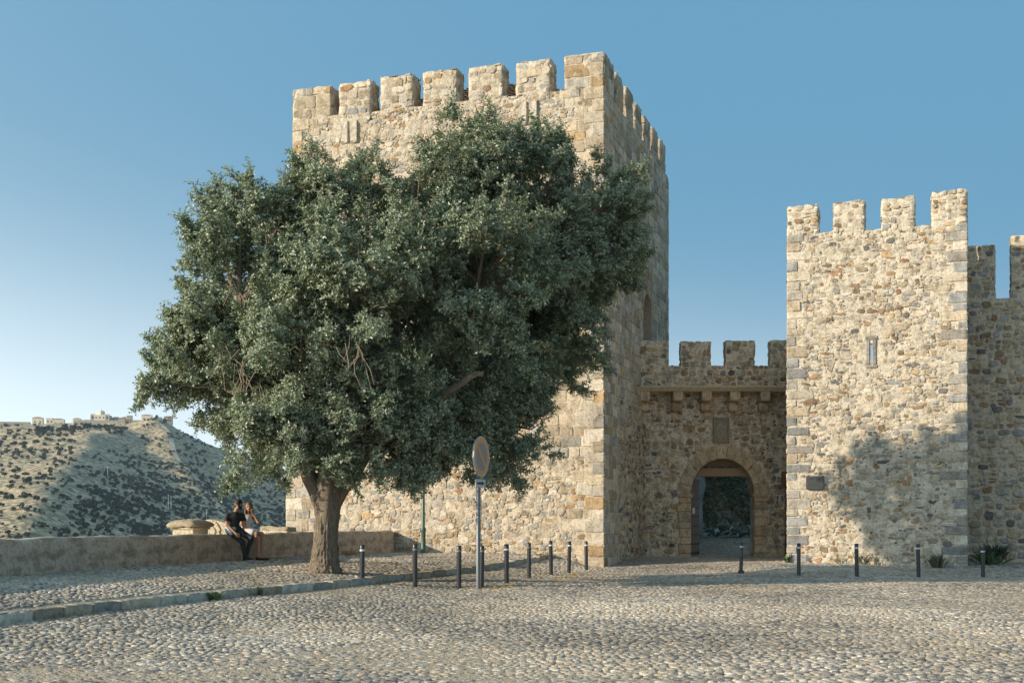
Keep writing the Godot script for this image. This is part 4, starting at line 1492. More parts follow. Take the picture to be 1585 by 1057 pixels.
func bark_tube(st: SurfaceTool, pts: Array, radii: Array, sides: int, depth: float, steps: int) -> void:
	var c := Curve3D.new()
	for i in pts.size():
		var p: Vector3 = pts[i]
		var tan: Vector3 = (pts[mini(i + 1, pts.size() - 1)] - pts[maxi(i - 1, 0)]) * 0.2
		c.add_point(p, -tan, tan)
	var L := c.get_baked_length()
	var rings := []
	var ref := Vector3(0.3, 0.1, 1.0).normalized()
	for i in steps + 1:
		var t := float(i) / steps
		var p := c.sample_baked(L * t, true)
		var d := (c.sample_baked(minf(L, L * t + 0.05), true) - c.sample_baked(maxf(0.0, L * t - 0.05), true)).normalized()
		var x := ref.cross(d).normalized()
		var y := d.cross(x)
		var fi := t * (radii.size() - 1)
		var k := mini(int(fi), radii.size() - 2)
		var r := lerpf(radii[k], radii[k + 1], fi - k)
		var ring := PackedVector3Array()
		for s in sides:
			var a := TAU * s / sides
			var rid := absf(nz.get_noise_3d(cos(a) * 3.0, sin(a) * 3.0, L * t * 0.5)) * 0.6 + 0.8 * absf(nz.get_noise_3d(cos(a) * r * 22.0, sin(a) * r * 22.0, L * t * 1.3))
			ring.append(p + (x * cos(a) + y * sin(a)) * r * (1.0 + depth * (rid - 0.35)))
		rings.append(ring)
	for i in steps:
		for s in sides:
			var s2 := (s + 1) % sides
			quad(st, rings[i][s], rings[i][s2], rings[i + 1][s2], rings[i + 1][s])
	for s in sides:
		tri(st, c.sample_baked(L, true), rings[-1][s], rings[-1][(s + 1) % sides])

func make_sprig(seed_: int) -> ArrayMesh:
	rng.seed = 60 + seed_
	var st := new_st()
	var L := 0.62
	st.set_color(Color(0.16, 0.11, 0.07))
	var pts := []
	for i in 4:
		pts.append(Vector3(rnd(-0.02, 0.02) * i, L * i / 3.0, rnd(-0.02, 0.02) * i))
	tube(st, pts, [0.007, 0.006, 0.004, 0.002], 3, false)
	var stems := [[pts[0], pts[3]]]
	for k in 5:
		var b: Vector3 = pts[0].lerp(pts[3], 0.15 + k * 0.16)
		var a := k * 2.4 + rnd(-0.4, 0.4)
		var e: Vector3 = b + Vector3(cos(a) * rnd(0.14, 0.24), rnd(0.1, 0.2), sin(a) * rnd(0.14, 0.24))
		tube(st, [b, e], [0.004, 0.002], 3, false)
		stems.append([b, e])
	for s in stems.size():
		var n := 16 if s == 0 else 8
		for k in n:
			var t := (k + 0.6) / n
			if s == 0:
				t = 0.2 + 0.8 * t
			var p: Vector3 = stems[s][0].lerp(stems[s][1], t)
			var ax: Vector3 = (stems[s][1] - stems[s][0]).normalized()
			var a := k * 2.4 + s + rnd(-0.5, 0.5)
			var side := (Vector3(cos(a), 0.1, sin(a)) + ax * rnd(0.2, 0.9)).normalized()
			var up := (ax + Vector3(rnd(-0.5, 0.5), rnd(0, 0.6), rnd(-0.5, 0.5))).normalized()
			var wd := side.cross(up).normalized()
			var nrm := wd.cross(side).normalized()
			var len := rnd(0.085, 0.14)
			var w := len * rnd(0.24, 0.32)
			var tip := p + side * len - nrm * len * 0.12
			var mid := p + side * len * 0.5 + nrm * len * 0.05
			var f := rnd(0.75, 1.3)
			var col := Color(0.180 * f, 0.225 * f, 0.138 * f)
			if rng.randf() < 0.42:
				col = Color(0.36 * f, 0.39 * f, 0.29 * f)
			elif rng.randf() < 0.012:
				col = Color(0.30, 0.13, 0.045)
			st.set_color(col)
			var l := mid + wd * w + nrm * len * 0.06
			var r := mid - wd * w + nrm * len * 0.06
			tri(st, p, l, tip)
			tri(st, p, tip, r)
	return flat_mesh(st)

func build_tree() -> void:
	var by := walk_y(-4.25, 28.1)
	var o := thing("broadleaf_tree", "large dense green tree with thick ridged trunk on the cobbled pavement", "tree", Vector3(-4.25, by, -28.1))
	o.scale = Vector3.ONE * 0.94
	var bark := stone_mat("bark", lin(0.30, 0.245, 0.185), 0.95, 3.0, false, 4.0)
	bark.uv1_scale = Vector3(5.0, 0.8, 5.0)
	var st := new_st()
	bark_tube(st, [Vector3(0.0, -0.25, 0), Vector3(0.0, 0.25, 0), Vector3(0.02, 0.9, 0), Vector3(0.06, 1.6, 0), Vector3(0.1, 2.3, 0)], [0.46, 0.335, 0.29, 0.285, 0.30, 0.26], 120, 0.34, 90)
	bark_tube(st, [Vector3(-0.04, 1.15, 0.02), Vector3(-0.17, 1.75, 0.0), Vector3(-0.42, 2.4, -0.05), Vector3(-0.8, 3.2, -0.2), Vector3(-1.7, 4.6, -0.7), Vector3(-2.2, 6.4, -1.2), Vector3(-1.9, 8.4, -1.7)], [0.12, 0.19, 0.2, 0.17, 0.13, 0.08, 0.03], 48, 0.36, 80)
	bark_tube(st, [Vector3(0.08, 1.15, -0.02), Vector3(0.28, 1.75, -0.05), Vector3(0.62, 2.4, -0.15), Vector3(1.2, 3.3, -0.6), Vector3(2.4, 4.7, -1.8), Vector3(3.6, 6.8, -2.8), Vector3(4.6, 9.4, -3.2)], [0.12, 0.19, 0.2, 0.17, 0.13, 0.09, 0.03], 48, 0.36, 80)
	bark_tube(st, [Vector3(0.04, 1.2, 0.1), Vector3(0.06, 2.2, 0.12), Vector3(0.2, 3.4, 0.0), Vector3(0.6, 5.2, -0.3), Vector3(0.9, 7.0, -1.2), Vector3(1.4, 9.2, -1.6)], [0.2, 0.22, 0.17, 0.13, 0.08, 0.03], 24, 0.4, 50)
	bark_tube(st, [Vector3(0.0, 1.4, -0.1), Vector3(0.1, 2.5, -0.5), Vector3(0.3, 4.0, -2.2), Vector3(0.8, 6.0, -4.0), Vector3(1.6, 8.6, -5.2)], [0.18, 0.2, 0.15, 0.1, 0.03], 20, 0.4, 40)
	part("trunk", smooth_mesh(st), bark, o)
	# limbs and twigs out to each lobe
	st = new_st()
	var hubs := [Vector3(-0.8, 3.2, -0.2), Vector3(-1.7, 4.6, -0.7), Vector3(1.2, 3.3, -0.6), Vector3(2.4, 4.7, -1.8), Vector3(3.6, 6.8, -2.8), Vector3(0.6, 5.2, -0.3), Vector3(0.3, 4.0, -2.2), Vector3(0.8, 6.0, -4.0), Vector3(-2.2, 6.4, -1.2)]
	rng.seed = 12
	for lb in LOBES:
		var c := Vector3(lb[0], lb[1], lb[2])
		var h: Vector3 = hubs[0]
		for q in hubs:
			if q.distance_to(c) < h.distance_to(c):
				h = q
		bark_tube(st, [h, h.lerp(c, 0.5) + Vector3(rnd(-0.2, 0.2), rnd(-0.3, 0.1), rnd(-0.2, 0.2)), c, c + Vector3(rnd(-0.3, 0.3), lb[4] * 0.7, rnd(-0.3, 0.3))], [0.085, 0.065, 0.045, 0.012], 7, 0.2, 12)
		for k in 9:
			var dv := Vector3(rnd(-1, 1), rnd(-0.2, 1.2), rnd(-1, 1)).normalized()
			var e := c + dv * Vector3(lb[3], lb[4], lb[3]) * 0.9
			tube(st, [h.lerp(c, 0.75), c.lerp(e, 0.5) + Vector3(0, -0.1, 0), e], [0.03, 0.02, 0.007], 5, false)
	# the bare limb that shows under the crown, and a few dead hanging twigs
	bark_tube(st, [Vector3(1.9, 3.9, 0.2), Vector3(3.0, 4.35, 0.35), Vector3(3.6, 4.75, 0.4), Vector3(3.85, 4.78, 0.4)], [0.11, 0.10, 0.085, 0.07], 9, 0.3, 14)
	part("limbs", smooth_mesh(st), bark, o)
	st = new_st()
	for c in [Vector3(-2.0, 5.1, 1.0), Vector3(-1.5, 4.5, 1.25), Vector3(-1.9, 6.8, 0.6), Vector3(1.0, 5.0, 3.0)]:
		for k in 9:
			var p: Vector3 = c + Vector3(rnd(-0.3, 0.3), rnd(-0.2, 0.3), rnd(-0.1, 0.2))
			var q := p + Vector3(rnd(-0.3, 0.3), rnd(-0.9, -0.2), rnd(-0.05, 0.15))
			st = new_st()
			tube(st, [p, p.lerp(q, 0.5) + Vector3(rnd(-0.12, 0.12), 0, rnd(-0.1, 0.1)), q], [0.010, 0.008, 0.004], 4, false)
			part("dead_twig", smooth_mesh(st), plain_mat("dead_twig", lin(0.30, 0.22, 0.15), 0.9), o)
	# foliage
	var leaf := StandardMaterial3D.new()
	leaf.resource_name = "leaf"
	leaf.vertex_color_use_as_albedo = true
	leaf.roughness = 0.42
	leaf.metallic_specular = 0.58
	leaf.backlight_enabled = true
	leaf.backlight = Color(0.66, 0.70, 0.46)
	var put := [[], [], []]
	rng.seed = 99
	for li in LOBES.size():
		var lb: Array = LOBES[li]
		var c := Vector3(lb[0], lb[1], lb[2])
		var r := Vector3(lb[3], lb[4], lb[3])
		var area: float = lb[3] * lb[4]
		# boughs: spindles of leafy sprigs rising from the lobe, with dark gaps between them
		for k in int(area * (11.5 if li < 34 else 9.5)) + 4:
			var z := rnd(-1, 1)
			var a := rnd(0, TAU)
			var dv := Vector3(cos(a) * sqrt(1 - z * z), z, sin(a) * sqrt(1 - z * z))
			var p0 := c + dv * r * rnd(0.25, 0.72)
			var deep := false
			for lj in LOBES.size():
				if lj != li:
					var q: Array = LOBES[lj]
					var e := (p0 - Vector3(q[0], q[1], q[2])) / Vector3(q[3], q[4], q[3])
					if e.length_squared() < 0.22:
						deep = true
						break
			if deep and rng.randf() < 0.6:
				continue
			var ax := (dv * Vector3(0.95, 0.5, 0.95) + Vector3(rnd(-0.3, 0.3), rnd(0.55, 1.05) if dv.y > -0.55 else rnd(-0.35, 0.3), rnd(-0.3, 0.3))).normalized()
			var L := rnd(0.7, 1.2) * minf(1.05, 0.5 + 0.38 * lb[4]) * (0.78 if c.x > 6.3 else 0.9 if c.x < -2.6 else 1.0)
			var fat := rnd(0.3, 0.46)
			for q in int(19 * L / 0.95):
				var t := pow(rng.randf(), 0.8)
				var ra := rnd(0, TAU)
				var sx := ax.cross(Vector3(0.3, 0.1, 0.95)).normalized()
				var rad := sx * cos(ra) + ax.cross(sx) * sin(ra)
				var ro := fat * sin(PI * (0.16 + 0.84 * t)) * sqrt(rng.randf())
				put_sprig(put, p0 + ax * L * t + rad * ro, (ax * rnd(0.5, 1.0) + rad * rnd(0.2, 0.9) + Vector3(0, 0.2, 0)).normalized(), rnd(0.6, 1.0) * lerpf(1.0, 0.75, t))
			put_sprig(put, p0 + ax * L * 1.08, ax, 0.75)
	for i in 3:
		var mm := MultiMesh.new()
		mm.transform_format = MultiMesh.TRANSFORM_3D
		mm.mesh = make_sprig(i)
		mm.instance_count = put[i].size()
		for k in put[i].size():
			mm.set_instance_transform(k, put[i][k])
		var mi := MultiMeshInstance3D.new()
		mi.name = "crown"
		mi.multimesh = mm
		mi.material_override = leaf
		mi.set_meta("kind", "stuff")
		o.add_child(mi, true)
	print("sprigs ", put[0].size() + put[1].size() + put[2].size())

func put_sprig(put: Array, p: Vector3, ax: Vector3, s: float) -> void:
	var x := ax.cross(Vector3(0.31, 0.2, 0.93)).normalized()
	var b := Basis(x, ax, x.cross(ax)) * Basis(Vector3.UP, rnd(0, TAU))
	put[rng.randi() % 3].append(Transform3D(b.scaled_local(Vector3(s, s, s)), p - ax * 0.3 * s))

# ------------------------------------------------------------------ street furniture
func build_street() -> void:
	var black := plain_mat("bollard_paint", lin(0.022, 0.024, 0.027), 0.38)
	var band := plain_mat("bollard_band", lin(0.62, 0.62, 0.60), 0.4)
	var rows := [
		[-3.32, 27.36, 0.89, "black bollard tight against the kerb beside the tree trunk"],
		[-2.17, 27.69, 0.96, "black bollard standing between the kerb bollard and the one before the sign post"],
		[-1.19, 27.82, 0.98, "black bollard on the tree's side of the sign post"],
		[-0.69, 28.24, 0.95, "black bollard half hidden directly behind the sign post"],
		[-0.12, 29.15, 0.93, "black bollard with a dull band, first past the sign post towards the keep"],
		[0.47, 33.49, 0.96, "black bollard without a bright band, second past the sign post towards the keep"],
		[1.11, 34.62, 0.96, "black bollard third past the sign post, before the keep's foot"],
		[1.72, 37.01, 0.95, "black bollard second from the keep's corner"],
		[2.39, 39.40, 0.93, "black bollard closest to the keep's corner"],
		[7.03, 37.82, 0.95, "black bollard with a widened foot in front of the gateway"],
		[8.24, 35.39, 0.93, "black bollard before the sunlit edge of the smaller tower next the gateway"],
		[9.71, 34.68, 0.94, "black bollard before the middle of the smaller tower, second from the gateway"],
		[11.74, 35.57, 0.97, "black bollard before the smaller tower's shaded corner"],
		[13.85, 36.22, 0.89, "black bollard before the shaded wall beyond the smaller tower"]]
	for i in rows.size():
		var r: Array = rows[i]
		var o := thing("bollard", r[3], "bollard", Vector3(r[0], road_y(r[0], r[1]), -r[1]), rnd(0, 360), "black bollards round the square")
		o.rotation_degrees.x = rnd(-1.6, 1.6)
		o.rotation_degrees.z = rnd(-1.2, 1.2)
		var h: float = r[2]
		var st := new_st()
		lathe(st, [Vector2(0.055, -0.12), Vector2(0.055, h - 0.15)], 20)
		lathe(st, [Vector2(0.055, h - 0.105), Vector2(0.055, h - 0.012), Vector2(0.045, h), Vector2(0.0, h + 0.004)], 20)
		if i == 9:
			lathe(st, [Vector2(0.1, -0.02), Vector2(0.1, 0.05), Vector2(0.085, 0.09), Vector2(0.055, 0.13)], 20)
		part("post", smooth_mesh(st), black, o)
		st = new_st()
		lathe(st, [Vector2(0.05, h - 0.151), Vector2(0.057, h - 0.149), Vector2(0.057, h - 0.106), Vector2(0.05, h - 0.104)], 20)
		part("band", smooth_mesh(st), plain_mat("band_dull", lin(0.16, 0.16, 0.16), 0.5) if i in [1, 2, 3, 5] else band, o)
	# no-parking sign, its face turned away to the side
	var sx := -0.756
	var sd := 27.79
	var o := thing("road_sign", "faded round orange and grey no parking sign on a grey post", "sign", Vector3(sx, road_y(sx, sd), -sd), 0.0)
	var steel := plain_mat("sign_post", lin(0.15, 0.155, 0.16), 0.5, 0.4)
	var st := new_st()
	lathe(st, [Vector2(0.045, -0.2), Vector2(0.045, 3.42), Vector2(0.0, 3.43)], 18)
	part("post", smooth_mesh(st), steel, o)
	var face := Transform3D(Basis(Vector3.UP, deg_to_rad(69.0)), Vector3(0.06, 2.98, 0.0)) * Transform3D(Basis(Vector3.RIGHT, PI / 2), Vector3.ZERO)
	st = new_st()                       # shallow dish with a folded rim
	lathe(st, [Vector2(0.0, -0.02), Vector2(0.455, -0.02), Vector2(0.462, 0.0), Vector2(0.462, 0.028), Vector2(0.45, 0.03), Vector2(0.448, 0.012), Vector2(0.0, 0.012)], 48)
	var back := part("disc", flat_mesh(st), plain_mat("sign_back", lin(0.42, 0.43, 0.44), 0.5, 0.3), o, face)
	var disc := func(r0: float, r1: float, y: float) -> ArrayMesh:
		var s := new_st()
		lathe(s, [Vector2(r0, y), Vector2(r1, y)], 48)
		return flat_mesh(s)
	part("rim", disc.call(0.425, 0.447, 0.016), plain_mat("sign_white", lin(0.55, 0.54, 0.50), 0.5), back)
	var orange := plain_mat("sign_orange", lin(0.56, 0.27, 0.09), 0.5)
	part("ring", disc.call(0.32, 0.426, 0.018), orange, back)
	part("field", disc.call(0.0, 0.322, 0.0165), plain_mat("sign_grey", lin(0.21, 0.215, 0.23), 0.5), back)
	part("slash", box_mesh(Vector3(0.66, 0.004, 0.085), 0.001, Vector3.ZERO), orange, back, Transform3D(Basis(Vector3.UP, deg_to_rad(-45.0)), Vector3(0, 0.0205, 0)))
	var pl := part("plate", box_mesh(Vector3(0.34, 0.18, 0.02), 0.003), plain_mat("sign_plate", lin(0.42, 0.42, 0.42), 0.5), o, Transform3D(Basis(Vector3.UP, deg_to_rad(50.0)), Vector3(0.05, 2.38, 0.03)))
	var dk := plain_mat("sign_print", lin(0.02, 0.02, 0.02), 0.6)
	part("arrow_shaft", box_mesh(Vector3(0.16, 0.05, 0.004), 0.001, Vector3(-0.04, 0, 0.0125)), dk, pl)
	st = new_st()
	tri(st, Vector3(0.04, 0.05, 0.0135), Vector3(0.13, 0.0, 0.0135), Vector3(0.04, -0.05, 0.0135))
	part("arrow_head", flat_mesh(st), dk, pl)
	# green lamp post whose head is lost in the crown
	var lx := -3.05
	var ld := 42.55
	o = thing("lamp_post", "slim green lamp post standing before the keep under the crown", "lamp post", Vector3(lx, walk_y(lx, ld), -ld))
	var gr := plain_mat("lamp_green", lin(0.045, 0.10, 0.065), 0.5)
	st = new_st()
	lathe(st, [Vector2(0.11, -0.1), Vector2(0.11, 0.06), Vector2(0.085, 0.1), Vector2(0.08, 0.75), Vector2(0.095, 0.8), Vector2(0.095, 0.86), Vector2(0.055, 0.92), Vector2(0.045, 3.6), Vector2(0.06, 3.64), Vector2(0.04, 3.7)], 16)
	part("post", smooth_mesh(st), gr, o)
	st = new_st()
	lathe(st, [Vector2(0.04, 3.68), Vector2(0.11, 3.74), Vector2(0.18, 4.15), Vector2(0.19, 4.17)], 6)
	part("lantern", flat_mesh(st), plain_mat("lamp_glass", lin(0.5, 0.5, 0.45), 0.3), o)
	st = new_st()
	lathe(st, [Vector2(0.22, 4.16), Vector2(0.2, 4.2), Vector2(0.08, 4.36), Vector2(0.03, 4.4), Vector2(0.0, 4.48)], 6)
	part("cap", flat_mesh(st), gr, o)
	# loose brick by the wall
	var bx := -5.1
	var bd := 38.5
	var bk := MeshInstance3D.new()
	bk.name = "brick"
	bk.mesh = box_mesh(Vector3(0.42, 0.13, 0.2), 0.015)
	bk.material_override = stone_mat("brick_clay", lin(0.46, 0.29, 0.15))
	bk.position = Vector3(bx, walk_y(bx, bd) + 0.085, -bd)
	bk.rotation_degrees.y = 12
	add_child(bk)
	tag(bk, "orange clay brick lying by the low wall behind the trunk", "brick")

# ------------------------------------------------------------------ people: smooth bodies meshed from tapered bones
# bone: [from, to, radius at from, radius at to, colour, flattening along z (optional)]
func body(bones: Array, cell: float, k: float, V: PackedVector3Array, C: PackedColorArray, I: PackedInt32Array) -> void:
	var lo := Vector3(9, 9, 9)
	var hi := -lo
	for b in bones:
		var r: float = maxf(b[2], b[3]) + 0.03
		for p in [b[0], b[1]]:
			lo = lo.min(p - Vector3.ONE * r)
			hi = hi.max(p + Vector3.ONE * r)
	var nx := int((hi.x - lo.x) / cell) + 2
	var ny := int((hi.y - lo.y) / cell) + 2
	var nzz := int((hi.z - lo.z) / cell) + 2
	var F := PackedFloat32Array()
	F.resize(nx * ny * nzz)
	F.fill(1.0)
	var best := PackedFloat32Array()
	best.resize(F.size())
	best.fill(9.0)
	var who := PackedInt32Array()
	who.resize(F.size())
	for bi in bones.size():
		var b: Array = bones[bi]
		var pa: Vector3 = b[0]
		var pb: Vector3 = b[1]
		var ra: float = b[2]
		var rb: float = b[3]
		var m := maxf(ra, rb) + k + cell * 2.0
		var l := ((pa.min(pb) - Vector3.ONE * m - lo) / cell).floor()
		var h := ((pa.max(pb) + Vector3.ONE * m - lo) / cell).ceil()
		var ab := pb - pa
		var il := 1.0 / maxf(ab.length_squared(), 1e-6)
		for z in range(maxi(0, int(l.z)), mini(nzz - 1, int(h.z)) + 1):
			for y in range(maxi(0, int(l.y)), mini(ny - 1, int(h.y)) + 1):
				var at := (z * ny + y) * nx
				for x in range(maxi(0, int(l.x)), mini(nx - 1, int(h.x)) + 1):
					var p := lo + Vector3(x, y, z) * cell
					var t := clampf((p - pa).dot(ab) * il, 0.0, 1.0)
					var d := p.distance_to(pa + ab * t) - lerpf(ra, rb, t)
					if d < best[at + x]:
						best[at + x] = d
						who[at + x] = bi
					var f := F[at + x]
					var hh := clampf(0.5 + 0.5 * (f - d) / k, 0.0, 1.0)
					F[at + x] = lerpf(f, d, hh) - k * hh * (1.0 - hh)
	var cellv := {}
	var sx := 1
	var sy := nx
	var sz := nx * ny
	var corners := [0, sx, sy, sx + sy, sz, sz + sx, sz + sy, sz + sx + sy]
	var offs := [Vector3(0, 0, 0), Vector3(1, 0, 0), Vector3(0, 1, 0), Vector3(1, 1, 0), Vector3(0, 0, 1), Vector3(1, 0, 1), Vector3(0, 1, 1), Vector3(1, 1, 1)]
	var edges := [[0, 1], [2, 3], [4, 5], [6, 7], [0, 2], [1, 3], [4, 6], [5, 7], [0, 4], [1, 5], [2, 6], [3, 7]]
	for z in nzz - 1:
		for y in ny - 1:
			for x in nx - 1:
				var at := (z * ny + y) * nx + x
				var inside := 0
				for c: int in corners:
					if F[at + c] < 0.0:
						inside += 1
				if inside == 0 or inside == 8:
					continue
				var sum := Vector3.ZERO
				var n := 0
				for e: Array in edges:
					var f0 := F[at + corners[e[0]]]
					var f1 := F[at + corners[e[1]]]
					if (f0 < 0.0) != (f1 < 0.0):
						sum += (offs[e[0]] as Vector3).lerp(offs[e[1]], f0 / (f0 - f1))
						n += 1
				cellv[at] = V.size()
				V.append(lo + (Vector3(x, y, z) + sum / n) * cell)
				var col: Color = bones[who[at]][4]
				C.append(col)
	for at: int in cellv:
		var z := at / sz
		var y := (at / nx) % ny
		var x := at % nx
		var f := F[at] < 0.0
		if y > 0 and z > 0 and (F[at + sx] < 0.0) != f:
			face(I, cellv, at, at - sy, at - sy - sz, at - sz, f)
		if x > 0 and z > 0 and (F[at + sy] < 0.0) != f:
			face(I, cellv, at, at - sz, at - sz - sx, at - sx, f)
		if x > 0 and y > 0 and (F[at + sz] < 0.0) != f:
			face(I, cellv, at, at - sx, at - sx - sy, at - sy, f)

func face(I: PackedInt32Array, cv: Dictionary, a: int, b: int, c: int, d: int, flip: bool) -> void:
	if not (cv.has(a) and cv.has(b) and cv.has(c) and cv.has(d)):
		return
	if not flip:
		I.append_array(PackedInt32Array([cv[a], cv[b], cv[c], cv[a], cv[c], cv[d]]))
	else:
		I.append_array(PackedInt32Array([cv[a], cv[c], cv[b], cv[a], cv[d], cv[c]]))

func body_mesh(sets: Array) -> ArrayMesh:
	var V := PackedVector3Array()
	var C := PackedColorArray()
	var I := PackedInt32Array()
	for s in sets:
		body(s[0], s[1], s[2], V, C, I)
	var N := PackedVector3Array()
	N.resize(V.size())
	for t in range(0, I.size(), 3):
		var n := (V[I[t + 2]] - V[I[t]]).cross(V[I[t + 1]] - V[I[t]])
		N[I[t]] += n
		N[I[t + 1]] += n
		N[I[t + 2]] += n
	for i in N.size():
		N[i] = N[i].normalized()
	var am := ArrayMesh.new()
	var a := []
	a.resize(Mesh.ARRAY_MAX)
	a[Mesh.ARRAY_VERTEX] = V
	a[Mesh.ARRAY_NORMAL] = N
	a[Mesh.ARRAY_COLOR] = C
	a[Mesh.ARRAY_INDEX] = I
	am.add_surface_from_arrays(Mesh.PRIMITIVE_TRIANGLES, a)
	return am

func hand(wrist: Vector3, along: Vector3, out: Vector3, skin: Color, curl := 0.5) -> Array:
	var d := along.normalized()
	var w := out.normalized()
	w = (w - d * w.dot(d)).normalized()
	var nrm := d.cross(w)
	var bones := [[wrist, wrist + d * 0.07, 0.026, 0.030, skin], [wrist + w * 0.015, wrist + d * 0.075 + w * 0.022, 0.018, 0.018, skin], [wrist - w * 0.015, wrist + d * 0.07 - w * 0.024, 0.018, 0.016, skin]]
	var lens := [0.068, 0.078, 0.072, 0.056]
	for f in 4:
		var b := wrist + d * 0.075 + w * (0.032 - 0.021 * f)
		var l: float = lens[f]
		var k1 := b + d * l * 0.5 + nrm * l * 0.1 * curl
		var k2 := k1 + (d * (1.0 - 0.5 * curl) + nrm * curl).normalized() * l * 0.3
		var k3 := k2 + (d * (1.0 - 0.9 * curl) + nrm * curl * 1.4).normalized() * l * 0.28
		bones += [[b, k1, 0.0095, 0.009, skin], [k1, k2, 0.009, 0.0082, skin], [k2, k3, 0.0082, 0.0072, skin]]
	var tb := wrist + d * 0.025 + w * 0.026
	var t1 := tb + (d * 0.7 + w * 0.75 + nrm * 0.2).normalized() * 0.042
	bones += [[tb, t1, 0.013, 0.011, skin], [t1, t1 + (d + w * 0.15 + nrm * 0.2).normalized() * 0.034, 0.0105, 0.009, skin]]
	return bones

# head with its own axes: look = where the face points, up = crown
func head(c: Vector3, look: Vector3, up: Vector3, s: float, skin: Color, dark: Color, beard: Color, bearded: bool) -> Array:
	var f := look.normalized()
	var u := (up - f * up.dot(f)).normalized()
	var r := f.cross(u)
	var P := func(x: float, y: float, z: float) -> Vector3: return c + (r * x + u * y + f * z) * s
	var b := [
		[P.call(0, 0.035, -0.02), P.call(0, 0.03, 0.015), 0.088 * s, 0.080 * s, skin],
		[P.call(0, -0.02, 0.03), P.call(0, -0.075, 0.05), 0.066 * s, 0.040 * s, skin],
		[P.call(-0.03, -0.05, 0.03), P.call(0.03, -0.05, 0.03), 0.042 * s, 0.042 * s, skin],
		[P.call(0, 0.015, 0.090), P.call(0, -0.022, 0.108), 0.010 * s, 0.016 * s, skin],
		[P.call(0.012, -0.026, 0.098), P.call(-0.012, -0.026, 0.098), 0.012 * s, 0.012 * s, skin],
		[P.call(-0.022, -0.055, 0.085), P.call(0.022, -0.055, 0.085), 0.010 * s, 0.010 * s, Color(0.30, 0.11, 0.08) if not bearded else dark],
		[P.call(0.034, 0.012, 0.081), P.call(0.036, 0.012, 0.082), 0.013 * s, 0.013 * s, dark],
		[P.call(-0.034, 0.012, 0.081), P.call(-0.036, 0.012, 0.082), 0.013 * s, 0.013 * s, dark],
		[P.call(0.018, 0.035, 0.090), P.call(0.05, 0.036, 0.076), 0.008 * s, 0.007 * s, dark],
		[P.call(-0.018, 0.035, 0.090), P.call(-0.05, 0.036, 0.076), 0.008 * s, 0.007 * s, dark],
		[P.call(0.086, 0.02, -0.005), P.call(0.084, -0.03, 0.0), 0.014 * s, 0.011 * s, skin],
		[P.call(-0.086, 0.02, -0.005), P.call(-0.084, -0.03, 0.0), 0.014 * s, 0.011 * s, skin],
	]
	if bearded:
		b += [[P.call(-0.06, -0.045, 0.035), P.call(0, -0.095, 0.066), 0.03 * s, 0.032 * s, beard], [P.call(0.06, -0.045, 0.035), P.call(0, -0.095, 0.066), 0.03 * s, 0.032 * s, beard],
			[P.call(-0.03, -0.04, 0.088), P.call(0.03, -0.04, 0.088), 0.009 * s, 0.009 * s, beard], [P.call(-0.068, 0.0, 0.015), P.call(-0.06, -0.045, 0.035), 0.02 * s, 0.026 * s, beard], [P.call(0.068, 0.0, 0.015), P.call(0.06, -0.045, 0.035), 0.02 * s, 0.026 * s, beard]]
	return b

func person_mat(key: String, rough: float) -> StandardMaterial3D:
	var m := StandardMaterial3D.new()
	m.resource_name = key
	m.vertex_color_use_as_albedo = true
	m.roughness = rough
	return m

